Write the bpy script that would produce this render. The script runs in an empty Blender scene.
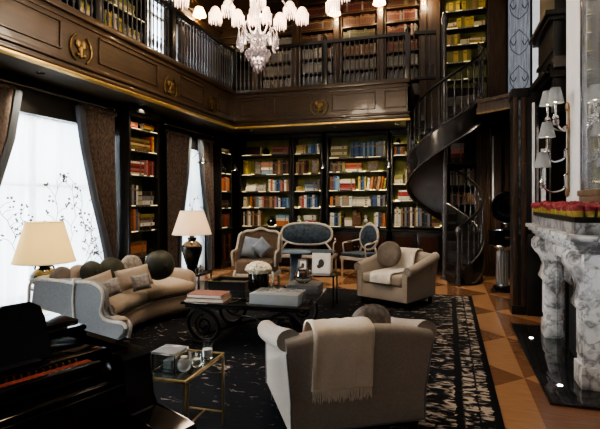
import bpy, bmesh, math, random
from mathutils import Vector, Matrix
R = math.radians
rnd = random.Random(7)
scene = bpy.context.scene
col = scene.collection

# ------------------------------------------------------------------ materials
def sock(n, *names):
    for k in names:
        if k in n.inputs: return n.inputs[k]
def mat(name, c, rough=.5, metal=0, var=0, vscale=8, bump=0, bscale=60, coat=0, sheen=0, emit=None, es=0, trans=0, ior=1.45, spec=None, c2=None, stretch=None):
    m = bpy.data.materials.new(name); m.use_nodes = True
    nt = m.node_tree; N = nt.nodes; L = nt.links
    b = N['Principled BSDF']
    b.inputs['Base Color'].default_value = (*c, 1)
    b.inputs['Roughness'].default_value = rough
    b.inputs['Metallic'].default_value = metal
    b.inputs['IOR'].default_value = ior
    if coat: b.inputs['Coat Weight'].default_value = coat; b.inputs['Coat Roughness'].default_value = .05
    if sheen: b.inputs['Sheen Weight'].default_value = sheen
    if spec is not None: b.inputs['Specular IOR Level'].default_value = spec
    if trans: b.inputs['Transmission Weight'].default_value = trans
    if emit: b.inputs['Emission Color'].default_value = (*emit, 1); b.inputs['Emission Strength'].default_value = es
    if var or bump:
        tc = N.new('ShaderNodeTexCoord'); src = tc.outputs['Object']
        if stretch:
            mp = N.new('ShaderNodeMapping'); mp.inputs['Scale'].default_value = stretch
            L.new(src, mp.inputs['Vector']); src = mp.outputs['Vector']
    if var:
        nz = N.new('ShaderNodeTexNoise'); nz.inputs['Scale'].default_value = vscale; nz.inputs['Detail'].default_value = 5
        L.new(src, nz.inputs['Vector'])
        cr = N.new('ShaderNodeValToRGB')
        d = c2 if c2 else tuple(max(0, x*(1-var)) for x in c)
        cr.color_ramp.elements[0].color = (*d, 1); cr.color_ramp.elements[0].position = .35
        cr.color_ramp.elements[1].color = (*c, 1); cr.color_ramp.elements[1].position = .65
        L.new(nz.outputs['Fac'], cr.inputs['Fac']); L.new(cr.outputs['Color'], b.inputs['Base Color'])
    if bump:
        n2 = N.new('ShaderNodeTexNoise'); n2.inputs['Scale'].default_value = bscale; n2.inputs['Detail'].default_value = 3
        L.new(src, n2.inputs['Vector'])
        bp = N.new('ShaderNodeBump'); bp.inputs['Strength'].default_value = bump; bp.inputs['Distance'].default_value = .01
        L.new(n2.outputs['Fac'], bp.inputs['Height']); L.new(bp.outputs['Normal'], b.inputs['Normal'])
    return m
def emat(name, c, s):
    m = bpy.data.materials.new(name); m.use_nodes = True
    b = m.node_tree.nodes['Principled BSDF']
    b.inputs['Base Color'].default_value = (*c, 1)
    b.inputs['Emission Color'].default_value = (*c, 1); b.inputs['Emission Strength'].default_value = s
    b.inputs['Roughness'].default_value = .6
    return m
def translucent(name, c, fac_t=.5, fac_clear=0, es=0, ecol=None):
    m = bpy.data.materials.new(name); m.use_nodes = True
    nt = m.node_tree; N = nt.nodes; L = nt.links; N.clear()
    o = N.new('ShaderNodeOutputMaterial'); d = N.new('ShaderNodeBsdfDiffuse'); t = N.new('ShaderNodeBsdfTranslucent')
    d.inputs['Color'].default_value = (*c, 1); t.inputs['Color'].default_value = (*c, 1)
    mx = N.new('ShaderNodeMixShader'); mx.inputs['Fac'].default_value = fac_t
    L.new(d.outputs[0], mx.inputs[1]); L.new(t.outputs[0], mx.inputs[2]); out = mx.outputs[0]
    if fac_clear:
        tr = N.new('ShaderNodeBsdfTransparent'); m2 = N.new('ShaderNodeMixShader'); m2.inputs['Fac'].default_value = fac_clear
        L.new(out, m2.inputs[1]); L.new(tr.outputs[0], m2.inputs[2]); out = m2.outputs[0]
    if es:
        e = N.new('ShaderNodeEmission'); e.inputs['Color'].default_value = (*(ecol or c), 1); e.inputs['Strength'].default_value = es
        a = N.new('ShaderNodeAddShader'); L.new(out, a.inputs[0]); L.new(e.outputs[0], a.inputs[1]); out = a.outputs[0]
    L.new(out, o.inputs['Surface'])
    return m

M = {}
M['ebony'] = mat('ebony_wood', (.011,.010,.010), .32, var=.4, vscale=5, stretch=(6,6,.6), coat=.25)
M['ebony_matte'] = mat('ebony_matte', (.008,.0075,.0075), .5, var=.4, vscale=5)
M['fascia'] = mat('walnut_panel', (.055,.031,.015), .36, var=.45, vscale=4, stretch=(1,1,7), coat=.3)
M['walnut'] = mat('walnut_dark', (.06,.033,.018), .4, var=.5, vscale=4, stretch=(7,7,.7), coat=.2)
M['mahog'] = mat('mahogany', (.10,.032,.016), .4, var=.4, vscale=6, stretch=(7,7,.7))
M['gold'] = mat('gilding', (.26,.18,.075), .42, 1, var=.6, vscale=25)
M['brass'] = mat('aged_brass', (.50,.36,.15), .28, 1, var=.3, vscale=20)
M['olive'] = mat('olive_lined_back', (.22,.24,.07), .7, var=.4, vscale=5)
M['plaster'] = mat('white_plaster', (.72,.72,.74), .6, var=.06, vscale=3)
M['ceiling'] = mat('coffered_walnut', (.05,.030,.018), .5, var=.4, vscale=4)
M['stairiron'] = mat('polished_iron_turning', (.15,.15,.16), .25, .5, var=.3, vscale=20)
M['iron'] = mat('black_iron', (.014,.014,.015), .33, .3, bump=.05, bscale=30)
M['baluster'] = mat('dark_polished_turning', (.085,.085,.095), .3, .3, var=.3, vscale=20, coat=.2)
M['piano'] = mat('black_lacquer', (.0045,.0043,.0045), .10, var=.2, vscale=2, spec=.5)
M['piano_matte'] = mat('black_satin', (.005,.006,.009), .35, var=.2, vscale=2)
M['felt'] = mat('red_felt', (.26,.035,.012), .9, bump=.2, bscale=300, var=.3, vscale=30)
M['ivory'] = mat('ivory_key', (.80,.76,.66), .3, var=.05, vscale=9)
M['linen'] = mat('greige_linen', (.40,.34,.28), .9, var=.14, vscale=70, bump=.35, bscale=260, sheen=.3)
M['linen_gray'] = mat('grey_linen', (.21,.21,.215), .9, var=.16, vscale=60, bump=.3, bscale=260, sheen=.3)
M['tan'] = mat('tan_linen', (.37,.285,.21), .85, var=.1, vscale=40, bump=.25, bscale=220, sheen=.3)
M['taupe'] = mat('taupe_velvet', (.17,.14,.115), .75, var=.35, vscale=9, bump=.2, bscale=100, sheen=.2)
M['greenvel'] = mat('dark_green_velvet', (.040,.044,.026), .55, var=.6, vscale=9, bump=.2, bscale=60, sheen=.05)
M['sprig'] = mat('grey_sprigged_fabric', (.34,.30,.27), .85, var=.5, vscale=28, bump=.2, bscale=160)
M['wool'] = mat('cream_wool', (.86,.74,.58), .95, var=.08, vscale=60, bump=.4, bscale=200, sheen=.5)
M['woolw'] = mat('ivory_wool', (.80,.73,.63), .95, var=.08, vscale=60, bump=.4, bscale=200, sheen=.5)
M['whitewood'] = mat('limed_wood', (.55,.51,.45), .5, var=.25, vscale=22, bump=.1)
M['bluevel'] = mat('steel_blue_velvet', (.045,.075,.115), .6, var=.75, vscale=16, bump=.3, bscale=40, sheen=.1)
M['bluecloth'] = mat('mid_blue_cloth', (.09,.15,.24), .7, var=.3, vscale=12, sheen=.3)
M['palecush'] = mat('pale_blue_grey_silk', (.25,.30,.38), .55, var=.25, vscale=10, sheen=.4)
M['brownup'] = mat('brown_upholstery', (.15,.10,.065), .8, var=.3, vscale=16, bump=.2, bscale=150, sheen=.2)
M['glass'] = mat('clear_glass', (.9,.95,.95), .02, trans=1, ior=1.45)
M['crystal'] = mat('cut_crystal', (.62,.56,.58), .08, trans=.7, ior=1.5, emit=(1,.80,.78), es=.025, var=.6, vscale=70)
M['acrylic'] = mat('acrylic_block', (.70,.73,.75), .05, trans=.6, ior=1.4)
M['blackglass'] = mat('black_glass', (.006,.006,.007), .04, coat=1, var=.1, vscale=2)
M['stonegray'] = mat('grey_shagreen', (.14,.135,.13), .45, var=.25, vscale=40)
M['white'] = mat('white_ceramic', (.85,.83,.80), .35, var=.05, vscale=9)
M['paper'] = mat('cream_paper', (.74,.68,.56), .85, var=.12, vscale=90)
M['blackcer'] = mat('black_glaze', (.008,.008,.010), .16, coat=.3, var=.2, vscale=3)
M['silver'] = mat('polished_silver', (.62,.63,.66), .15, 1, var=.2, vscale=10)
M['mirror'] = mat('mirror_painted_reflection', (.62,.66,.68), .06, .72, var=.25, vscale=6)  # pale diffuse colour stands in for bright room reflections
M['bronze'] = mat('bronze_moulding', (.42,.30,.19), .35, .7, var=.3, vscale=12)
M['petal'] = mat('white_petal', (.82,.76,.62), .7, var=.15, vscale=40)
M['rosered'] = mat('crimson_rose_petal', (.27,.022,.035), .6, var=.6, vscale=30)
M['rosegreen'] = mat('yellow_green_rose_base', (.27,.32,.045), .6, var=.6, vscale=14, c2=(.26,.13,.03))
M['leaf'] = mat('dark_leaf', (.015,.035,.012), .5, var=.5, vscale=30)
M['pot'] = mat('dried_petals', (.10,.045,.035), .9, var=.6, vscale=30)
M['firebox_dark'] = mat('dark_firebrick', (.006,.006,.006), .9, var=.4, vscale=9)  # near-black firebox lining with random tone
M['led'] = emat('warm_led_strip', (1,.80,.33), 3.4)
M['ledw'] = emat('warm_white_led', (1,.88,.6), 9)
M['spotlens'] = emat('recessed_spot_lens', (1,.93,.8), 14)
M['gilt_glow'] = mat('gilt_painted_glow', (.70,.46,.14), .35, 1, var=.3, vscale=9, emit=(1,.66,.2), es=.03)  # gilt with a faint warm glow painted in, not a light source
M['bulb'] = emat('fringe_lit_glass', (1,.76,.55), .75)
M['fringe'] = emat('crystal_fringe', (1,.82,.70), .42)
M['shade_w'] = translucent('ivory_pleated_shade', (.76,.64,.36), .10, es=.24, ecol=(1,.62,.14))
M['shade_w2'] = translucent('pale_pleated_shade', (.72,.58,.46), .10, es=.2, ecol=(1,.60,.30))
M['shade_s'] = translucent('grey_silk_shade', (.21,.22,.245), .2, es=.0, ecol=(1,.85,.7))
M['shade_g'] = translucent('cream_gallery_shade', (.95,.80,.6), .5, es=.9, ecol=(1,.80,.52))
M['drape'] = mat('brown_damask', (.125,.090,.072), .8, var=.85, vscale=26, bump=.2, bscale=80, c2=(.045,.032,.027), stretch=(2,2,.8))
M['lining'] = mat('slate_blue_lining', (.035,.045,.065), .7, var=.2, vscale=10, sheen=.3)
M['sheer'] = translucent('white_sheer', (.80,.83,.86), .55, fac_clear=.08)
M['twig'] = mat('grey_embroidery', (.09,.085,.08), .8, var=.3, vscale=30)
M['paleglass'] = mat('pale_leaded_glass', (.26,.29,.33), .10, var=.9, vscale=4, stretch=(7,7,.6), emit=(.75,.82,.95), es=.08)  # daylight behind the pane is put in as a faint glow
M['painted_day'] = mat('plaster_painted_daylight', (.7,.72,.75), .5, var=.1, vscale=3, emit=(.85,.92,1), es=.22)  # plaster with daylight painted in by slight emission
M['whiteframe'] = mat('white_window_paint', (.75,.75,.75), .5, var=.05, vscale=4)

def marble(name, base, vein, scale=3.2, amt=.5, rough=.18):
    m = bpy.data.materials.new(name); m.use_nodes = True
    nt = m.node_tree; N = nt.nodes; L = nt.links; b = N['Principled BSDF']
    tc = N.new('ShaderNodeTexCoord'); src = tc.outputs['Object']
    def nz(sc, det, dist):
        n = N.new('ShaderNodeTexNoise'); n.inputs['Scale'].default_value = sc; n.inputs['Detail'].default_value = det; n.inputs['Distortion'].default_value = dist
        L.new(src, n.inputs['Vector']); return n.outputs['Fac']
    def mth(op, a, c):
        n = N.new('ShaderNodeMath'); n.operation = op
        for i, v in enumerate((a, c)):
            if isinstance(v, (int, float)): n.inputs[i].default_value = v
            else: L.new(v, n.inputs[i])
        return n.outputs[0]
    v1 = mth('ABSOLUTE', mth('SUBTRACT', nz(scale*1.6, 7, .3), .5), 0)
    vein_f = mth('MINIMUM', mth('MULTIPLY', v1, 16), 1.0)
    f = mth('MULTIPLY', mth('ADD', mth('MULTIPLY', nz(scale, 9, .6), 1.0), 0), mth('ADD', mth('MULTIPLY', vein_f, .3), .7))
    cr = N.new('ShaderNodeValToRGB'); e = cr.color_ramp.elements
    e[0].position = amt-.14; e[0].color = (*vein, 1); e[1].position = amt+.10; e[1].color = (*base, 1)
    x = e.new(amt); x.color = tuple(.45*p+.55*q for p, q in zip(vein, base)) + (1,)
    L.new(f, cr.inputs['Fac']); L.new(cr.outputs['Color'], b.inputs['Base Color'])
    b.inputs['Roughness'].default_value = rough; b.inputs['Coat Weight'].default_value = .3
    return m
M['marble'] = marble('veined_white_marble', (.84,.83,.82), (.13,.13,.135), 4.5, .44, .3)
M['marble_dark'] = marble('grey_veined_marble', (.36,.36,.37), (.07,.07,.075), 6, .45, .35)
M['granite'] = marble('black_granite', (.011,.012,.015), (.03,.034,.042), 4, .42, .06)
M['granite_slip'] = marble('dark_veined_granite', (.03,.035,.042), (.17,.19,.22), 8, .36, .12)

def floor_mat():
    # large parquet of light and dark triangles with plank grain
    m = bpy.data.materials.new('triangle_parquet'); m.use_nodes = True
    nt = m.node_tree; N = nt.nodes; L = nt.links; b = N['Principled BSDF']
    tc = N.new('ShaderNodeTexCoord'); sp = N.new('ShaderNodeSeparateXYZ'); L.new(tc.outputs['Object'], sp.inputs[0])
    def mth(op, a, bb=None, c=None):
        n = N.new('ShaderNodeMath'); n.operation = op
        for i, v in enumerate((a, bb, c)):
            if v is None: continue
            if isinstance(v, (int, float)): n.inputs[i].default_value = v
            else: L.new(v, n.inputs[i])
        return n.outputs[0]
    X = mth('DIVIDE', sp.outputs['X'], .62); Y = mth('DIVIDE', sp.outputs['Y'], .62)
    fx = mth('FRACT', X); fy = mth('FRACT', Y)
    ix = mth('FLOOR', X); iy = mth('FLOOR', Y)
    par = mth('MODULO', mth('ABSOLUTE', mth('ADD', ix, iy)), 2)
    t1 = mth('GREATER_THAN', mth('ADD', fx, fy), 1.0)       # one diagonal
    t2 = mth('GREATER_THAN', fx, fy)                        # other diagonal
    tri = mth('ADD', mth('MULTIPLY', t1, par), mth('MULTIPLY', t2, mth('SUBTRACT', 1, par)))
    wv = N.new('ShaderNodeTexNoise'); wv.inputs['Scale'].default_value = 5; wv.inputs['Detail'].default_value = 6
    mp = N.new('ShaderNodeMapping'); mp.inputs['Scale'].default_value = (1, 9, 1); mp.inputs['Rotation'].default_value = (0, 0, .6)
    L.new(tc.outputs['Object'], mp.inputs['Vector']); L.new(mp.outputs['Vector'], wv.inputs['Vector'])
    pl = mth('FRACT', mth('MULTIPLY', mth('ADD', sp.outputs['X'], sp.outputs['Y']), 7.5))
    seam = mth('LESS_THAN', pl, .05)
    cr = N.new('ShaderNodeValToRGB'); e = cr.color_ramp.elements
    e[0].color = (.19,.088,.045,1); e[1].color = (.45,.25,.13,1)
    fac = mth('ADD', mth('MULTIPLY', tri, .75), mth('MULTIPLY', mth('SUBTRACT', wv.outputs['Fac'], .4), .7))
    fac = mth('SUBTRACT', fac, mth('MULTIPLY', seam, .12))
    L.new(fac, cr.inputs['Fac']); L.new(cr.outputs['Color'], b.inputs['Base Color'])
    b.inputs['Roughness'].default_value = .24; b.inputs['Coat Weight'].default_value = .3; b.inputs['Coat Roughness'].default_value = .12
    return m
M['floor'] = floor_mat()

def rug_mat(w, h):
    # object origin at the rug's centre; black ground worn to cream streaks, denser on the window-far side; darker border bands
    m = bpy.data.materials.new('worn_black_rug'); m.use_nodes = True
    nt = m.node_tree; N = nt.nodes; L = nt.links; b = N['Principled BSDF']
    tc = N.new('ShaderNodeTexCoord'); sp = N.new('ShaderNodeSeparateXYZ'); L.new(tc.outputs['Object'], sp.inputs[0])
    def mth(op, a, bb=None):
        n = N.new('ShaderNodeMath'); n.operation = op
        for i, v in enumerate((a, bb)):
            if v is None: continue
            if isinstance(v, (int, float)): n.inputs[i].default_value = v
            else: L.new(v, n.inputs[i])
        return n.outputs[0]
    mp = N.new('ShaderNodeMapping'); mp.inputs['Scale'].default_value = (5.5, 11, 1); mp.inputs['Rotation'].default_value = (0, 0, .35)
    L.new(tc.outputs['Object'], mp.inputs['Vector'])
    n1 = N.new('ShaderNodeTexNoise'); n1.inputs['Scale'].default_value = 1.5; n1.inputs['Detail'].default_value = 6; n1.inputs['Distortion'].default_value = 1.2
    L.new(mp.outputs['Vector'], n1.inputs['Vector'])
    n2 = N.new('ShaderNodeTexNoise'); n2.inputs['Scale'].default_value = 1.3; n2.inputs['Detail'].default_value = 2
    L.new(tc.outputs['Object'], n2.inputs['Vector'])
    dx = mth('SUBTRACT', w/2, mth('ABSOLUTE', sp.outputs['X'])); dy = mth('SUBTRACT', h/2, mth('ABSOLUTE', sp.outputs['Y']))
    d = mth('MINIMUM', dx, dy)
    # border: black edge line, streaky band, black line
    d = mth('ADD', d, mth('MULTIPLY', mth('SUBTRACT', n1.outputs['Fac'], .5), .10))
    edge = mth('LESS_THAN', d, .06); line2 = mth('MULTIPLY', mth('GREATER_THAN', d, .25), mth('LESS_THAN', d, .31))
    line3 = mth('MULTIPLY', mth('GREATER_THAN', d, .14), mth('LESS_THAN', d, .155))
    dark = mth('MAXIMUM', mth('MAXIMUM', edge, line2), line3)
    side = N.new('ShaderNodeMapRange'); side.inputs['From Min'].default_value = .9; side.inputs['From Max'].default_value = w/2-.1
    side.inputs['To Min'].default_value = -.14; side.inputs['To Max'].default_value = .02
    L.new(sp.outputs['X'], side.inputs['Value'])
    f = mth('ADD', mth('ADD', n1.outputs['Fac'], mth('MULTIPLY', mth('SUBTRACT', n2.outputs['Fac'], .5), .3)), side.outputs[0])
    f = mth('SUBTRACT', f, mth('MULTIPLY', dark, .25))
    cr = N.new('ShaderNodeValToRGB'); e = cr.color_ramp.elements
    e[0].position = .485; e[0].color = (.0075,.0085,.012,1); e[1].position = .60; e[1].color = (.46,.40,.34,1)
    x = e.new(.53); x.color = (.10,.09,.085,1)
    L.new(f, cr.inputs['Fac']); L.new(cr.outputs['Color'], b.inputs['Base Color'])
    b.inputs['Roughness'].default_value = .95; b.inputs['Specular IOR Level'].default_value = .15
    bp = N.new('ShaderNodeBump'); bp.inputs['Strength'].default_value = .4; bp.inputs['Distance'].default_value = .01
    L.new(n1.outputs['Fac'], bp.inputs['Height']); L.new(bp.outputs['Normal'], b.inputs['Normal'])
    return m

# ------------------------------------------------------------------ mesh helpers
class MB:
    def __init__(s): s.bm = bmesh.new(); s.mi = 0
    def _v(s, pts): return [s.bm.verts.new(p) for p in pts]
    def _f(s, vs):
        try:
            f = s.bm.faces.new(vs); f.material_index = s.mi; return f
        except ValueError: return None
    def box(s, x0, x1, y0, y1, z0, z1, bev=0, seg=2):
        v = s._v([(x, y, z) for z in (z0, z1) for y in (y0, y1) for x in (x0, x1)])
        fs = [s._f([v[i] for i in q]) for q in ((0,2,3,1),(4,5,7,6),(0,1,5,4),(2,6,7,3),(0,4,6,2),(1,3,7,5))]
        if bev:
            es = list({e for f in fs for e in f.edges})
            r = bmesh.ops.bevel(s.bm, geom=es, offset=bev, segments=seg, profile=.6, affect='EDGES')
            for f in r['faces']: f.material_index = s.mi
        return s
    def ring(s, sections, closed=False, cap=True):
        """sections: list of equal-length rings of points, skinned together"""
        rows = [s._v(r) for r in sections]; n = len(rows[0])
        rng = range(len(rows)) if closed else range(len(rows)-1)
        for i in rng:
            a, b = rows[i], rows[(i+1) % len(rows)]
            for k in range(n): s._f([a[k], a[(k+1) % n], b[(k+1) % n], b[k]])
        if cap and not closed: s._f(rows[0][::-1]); s._f(rows[-1])
        return s
    def sheet(s, rows):
        vs = [s._v(r) for r in rows]
        for a, b in zip(vs, vs[1:]):
            for k in range(len(a)-1): s._f([a[k], a[k+1], b[k+1], b[k]])
        return s
    def tube(s, path, r, n=8, closed=False, flat=1):
        P = [Vector(p) for p in path]; m = len(P); rs = r if isinstance(r, (list, tuple)) else [r]*m
        sec = []; u = None
        for i in range(m):
            a = P[i-1] if (i or closed) else P[i]; b = P[(i+1) % m] if (i < m-1 or closed) else P[i]
            t = (b-a).normalized()
            if u is None:
                u = t.cross(Vector((0,0,1)))
                if u.length < .05: u = t.cross(Vector((0,1,0)))
            u = (u - t*u.dot(t)).normalized(); w = t.cross(u)
            sec.append([P[i] + (u*math.cos(2*math.pi*k/n) + w*flat*math.sin(2*math.pi*k/n))*rs[i] for k in range(n)])
        return s.ring(sec, closed)
    def lathe(s, prof, n=20, c=(0,0,0), axis='z'):
        """prof [(radius, height)] about an axis through c"""
        sec = []
        for r, h in prof:
            rr = max(r, .0004)
            row = []
            for k in range(n):
                a = 2*math.pi*k/n; p = (rr*math.cos(a), rr*math.sin(a), h)
                if axis == 'y': p = (p[0], p[2], p[1])
                if axis == 'x': p = (p[2], p[0], p[1])
                row.append((c[0]+p[0], c[1]+p[1], c[2]+p[2]))
            sec.append(row)
        return s.ring(sec)
    def prism(s, poly, z0, z1, plane='xy', bev=0):
        f = {'xy': lambda p, z: (p[0], p[1], z), 'xz': lambda p, z: (p[0], z, p[1]), 'yz': lambda p, z: (z, p[0], p[1])}[plane]
        a = s._v([f(p, z0) for p in poly]); b = s._v([f(p, z1) for p in poly]); n = len(poly)
        fs = [s._f(a[::-1]), s._f(b)] + [s._f([a[k], a[(k+1) % n], b[(k+1) % n], b[k]]) for k in range(n)]
        if bev:
            es = list({e for q in fs[:2] if q for e in q.edges})
            r = bmesh.ops.bevel(s.bm, geom=es, offset=bev, segments=2, affect='EDGES')
            for q in r['faces']: q.material_index = s.mi
        return s
    def ball(s, c, rx, ry=None, rz=None, n=14, m=9, e=1):
        ry = rx if ry is None else ry; rz = rx if rz is None else rz
        sec = []
        for j in range(m+1):
            a = -math.pi/2 + math.pi*j/m
            row = []
            for k in range(n):
                b = 2*math.pi*k/n
                f = lambda q: math.copysign(abs(q)**e, q)
                row.append((c[0]+rx*max(f(math.cos(a)), .004)*f(math.cos(b)), c[1]+ry*max(f(math.cos(a)), .004)*f(math.sin(b)), c[2]+rz*f(math.sin(a))))
            sec.append(row)
        return s.ring(sec)
    def xf(s, mtx):
        bmesh.ops.transform(s.bm, matrix=mtx, verts=s.bm.verts[:]); return s
def obj(name, mb, mats, parent=None, smooth=True, loc=(0,0,0), rot=(0,0,0), sub=0, angle=40):
    bm = mb.bm if isinstance(mb, MB) else mb
    bmesh.ops.recalc_face_normals(bm, faces=bm.faces[:])
    if smooth:
        for f in bm.faces: f.smooth = True
        for e in bm.edges:
            if len(e.link_faces) == 2 and e.calc_face_angle(0) > R(angle): e.smooth = False
    me = bpy.data.meshes.new(name); bm.to_mesh(me); bm.free()
    for m in (mats if isinstance(mats, (list, tuple)) else [mats]): me.materials.append(M[m] if isinstance(m, str) else m)
    o = bpy.data.objects.new(name, me); col.objects.link(o)
    o.location = loc; o.rotation_euler = rot
    if parent: o.parent = parent
    if sub:
        md = o.modifiers.new('sub', 'SUBSURF'); md.levels = sub; md.render_levels = sub
    return o
def tag(o, label, cat, group=None, kind=None):
    o['label'] = label; o['category'] = cat
    if group: o['group'] = group
    if kind: o['kind'] = kind
    return o
def thing(name, label, cat, loc=(0,0,0), rotz=0, group=None):
    o = bpy.data.objects.new(name, None); col.objects.link(o); o.empty_display_size = .1
    o.location = loc; o.rotation_euler = (0,0,rotz)
    return tag(o, label, cat, group)
def struct(name, mb, m, parent=None, smooth=False, **k):
    o = obj(name, mb, m, parent, smooth, **k)
    if parent is None: o['kind'] = 'structure'
    return o
def dup(o, label=None, group=None, loc=None, rotz=None):
    """copy of a thing with its parts and sub-parts"""
    c = o.copy(); col.objects.link(c)
    if label: c['label'] = label
    if group: c['group'] = group
    if loc is not None: c.location = loc
    if rotz is not None: c.rotation_euler = (0,0,rotz)
    for ch in list(o.children):
        d = ch.copy(); col.objects.link(d); d.parent = c
        for g in ch.children:
            e = g.copy(); col.objects.link(e); e.parent = d
    return c
def lamp(name, kind, loc, energy, color=(1,1,1), size=.1, rot=(0,0,0), sizey=None, spot=None):
    d = bpy.data.lights.new(name, kind); d.energy = energy; d.color = color
    if kind == 'AREA':
        d.size = size
        if sizey: d.shape = 'RECTANGLE'; d.size_y = sizey
    elif kind == 'SUN': d.angle = size
    else: d.shadow_soft_size = size
    if spot: d.spot_size = spot; d.spot_blend = .6
    o = bpy.data.objects.new(name, d); col.objects.link(o); o.location = loc; o.rotation_euler = rot
    return o
def lerp(a, b, t): return a + (b-a)*t
def bez(pts, n):
    """Catmull-Rom through points"""
    P = [Vector(p) for p in pts]; P = [P[0]*2-P[1]] + P + [P[-1]*2-P[-2]]
    out = []
    for i in range(1, len(P)-2):
        for k in range(n):
            t = k/n; a, b, c, d = P[i-1:i+3]
            out.append(.5*((2*b) + (c-a)*t + (2*a-5*b+4*c-d)*t*t + (3*b-a-3*c+d)*t**3))
    out.append(P[-2]); return out
ORD = 'first second third fourth fifth sixth seventh eighth ninth tenth eleventh twelfth thirteenth fourteenth fifteenth sixteenth seventeenth eighteenth nineteenth twentieth'.split()
ORD += ['twenty-' + q for q in ORD[:9]] + ['thirtieth'] + ['thirty-' + q for q in ORD[:9]]
# ================================================================== room shell
XL, XR, YB, YF, ZC = -4.95, 1.95, 10.45, -2.6, 6.3
ns = [0]
def trim(mb, m, **k):
    ns[0] += 1
    return struct('trim_%d' % ns[0], mb, m, **k)
struct('floor', MB().box(XL-.2, XR+.2, YF-.2, YB+.2, -.12, 0), 'floor')
struct('ceiling', MB().box(XL-.2, XR+.2, YF-.2, YB+.2, ZC, ZC+.15), 'ceiling')
struct('wall_back', MB().box(XL-.2, XR+.2, YB, YB+.2, 0, ZC), 'ebony_matte')
struct('wall_front', MB().box(XL-.2, XR+.2, YF-.2, YF, 0, ZC), 'plaster')
struct('wall_right', MB().box(XR, XR+.2, YF, YB, 0, ZC), 'walnut')
# window openings in the window wall: (y0, y1, z0, z1)
WIN = [(3.50, 5.95, 0.12, 2.62), (7.95, 8.85, .12, 2.62), (6.75, 7.65, 3.95, 5.35), (1.2, 2.6, .12, 2.62), (-1.4, .1, .12, 2.62), (7.85, 9.4, 3.9, 4.8)]  # the opening behind the camera is unseen, added for its light
def wall_with_holes(holes):
    ys = sorted({YF, YB, *[h[0] for h in holes], *[h[1] for h in holes]}); zs = sorted({0, ZC, *[h[2] for h in holes], *[h[3] for h in holes]})
    mb = MB()
    for a, b in zip(ys, ys[1:]):
        for c, d in zip(zs, zs[1:]):
            if not any(h[0] <= a and b <= h[1] and h[2] <= c and d <= h[3] for h in holes): mb.box(XL-.2, XL, a, b, c, d)
    bmesh.ops.remove_doubles(mb.bm, verts=mb.bm.verts[:], dist=1e-5)
    return mb
struct('wall_left', wall_with_holes(WIN), 'ebony_matte')
for i, (a, b, c, d) in enumerate(WIN):
    mb = MB(); w = .06
    for q in ((a, a+w, c, d), (b-w, b, c, d), (a, b, c, c+w), (a, b, d-w, d), ((a+b)/2-.025, (a+b)/2+.025, c, d), (a, b, c+(d-c)*.62, c+(d-c)*.62+.04)):
        mb.box(XL-.16, XL-.09, *q)
    wf = struct('window_%d' % (i+1 if i < 4 else i+2), mb, 'whiteframe')
    struct('pane', MB().box(XL-.13, XL-.125, a+w, b-w, c+w, d-w), 'glass', wf)

# ------------------------------------------------------------------ galleries (upper walkway on three sides)
M['soffit'] = mat('soffit_panelling', (.075,.068,.058), .4, var=.3, vscale=3)
FX, FY, Z0, Z1 = -4.16, 8.78, 3.0, 3.70          # fascia planes, underside, walkway kerb
FE = -.64                                           # end of the back gallery at the stair well
trim(MB().box(XL, FX-.03, YF, YB, Z0, Z0+.12).box(FX-.03, FE, FY+.03, YB, Z0, Z0+.12).box(FE, XR, 10.0, YB, Z0, Z0+.12).box(1.15, XR, 5.9, 10.0, Z0, Z0+.12), 'soffit')
def fascia(axis, a0, a1, p, panels, medals):
    """long panelled face; axis 'y' faces +x at x=p, axis 'x' faces -y at y=p"""
    mb = MB(); g = MB(); fr = MB()
    def bx(m, u0, u1, z0, z1, d0, d1, bev=0):
        if axis == 'y': m.box(p-d1 if False else p+d0, p+d1, u0, u1, z0, z1, bev)
        else: m.box(u0, u1, p-d1, p-d0, z0, z1, bev)
    bx(mb, a0, a1, Z0, Z1, -.05, 0)
    bx(mb, a0, a1, Z1-.06, Z1+.02, 0, .05, .012); bx(mb, a0, a1, Z1-.13, Z1-.10, 0, .02, .005)
    bx(mb, a0, a1, Z0+.07, Z0+.12, 0, .035, .012)
    bx(mb, a0, a1, Z0-.01, Z0+.04, 0, .05, .015)
    bx(g, a0, a1, Z0-.045, Z0-.012, -.05, .045, .01)
    for u0, u1 in panels:
        z0, z1 = Z0+.2, Z1-.17; w = .022
        for q in ((u0, u1, z0, z0+w), (u0, u1, z1-w, z1), (u0, u0+w, z0, z1), (u1-w, u1, z0, z1)): bx(fr, *q, 0, .02, .004)
    o = trim(mb, 'fascia', smooth=True)
    struct('gilt_moulding', g, 'gilt_glow', o); struct('panel_frame', fr, 'walnut', o)
    for u, zc in medals:
        e = MB(); cz = zc
        for sgn in (-1, 1):
            path = [(u+sgn*(.155+.02*math.sin(t)), cz+.17*math.cos(t)) for t in [i*math.pi/10 for i in range(11)]]
            path = [(u+sgn*.17*math.sin(t), cz+.17*math.cos(t)) for t in [.5+i*(math.pi-1)/10 for i in range(11)]]
            e.tube([(p+.012, a, b) if axis == 'y' else (a, p-.012, b) for a, b in path], .014, 6)
        def blob(du, dz, ru, rz):
            c = (p+.01, u+du, cz+dz) if axis == 'y' else (u+du, p-.01, cz+dz)
            e.ball(c, *((.025, ru, rz) if axis == 'y' else (ru, .025, rz)), n=10, m=6)
        for q in ((-.045, .05, .05, .06), (.045, .05, .05, .06), (0, 0, .05, .07), (0, -.07, .035, .05), (-.05, -.075, .03, .025), (.05, -.075, .03, .025)): blob(*q)
        struct('crest_medallion', e, 'gold', o)
    return o
lp = [(1.6, 2.7), (3.0, 4.25), (4.85, 6.1), (6.75, 7.5), (8.1, 8.6)]
fascia('y', YF, FY, FX, lp, [(4.55, 3.29), (6.44, 3.26), (7.83, 3.26)])
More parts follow.
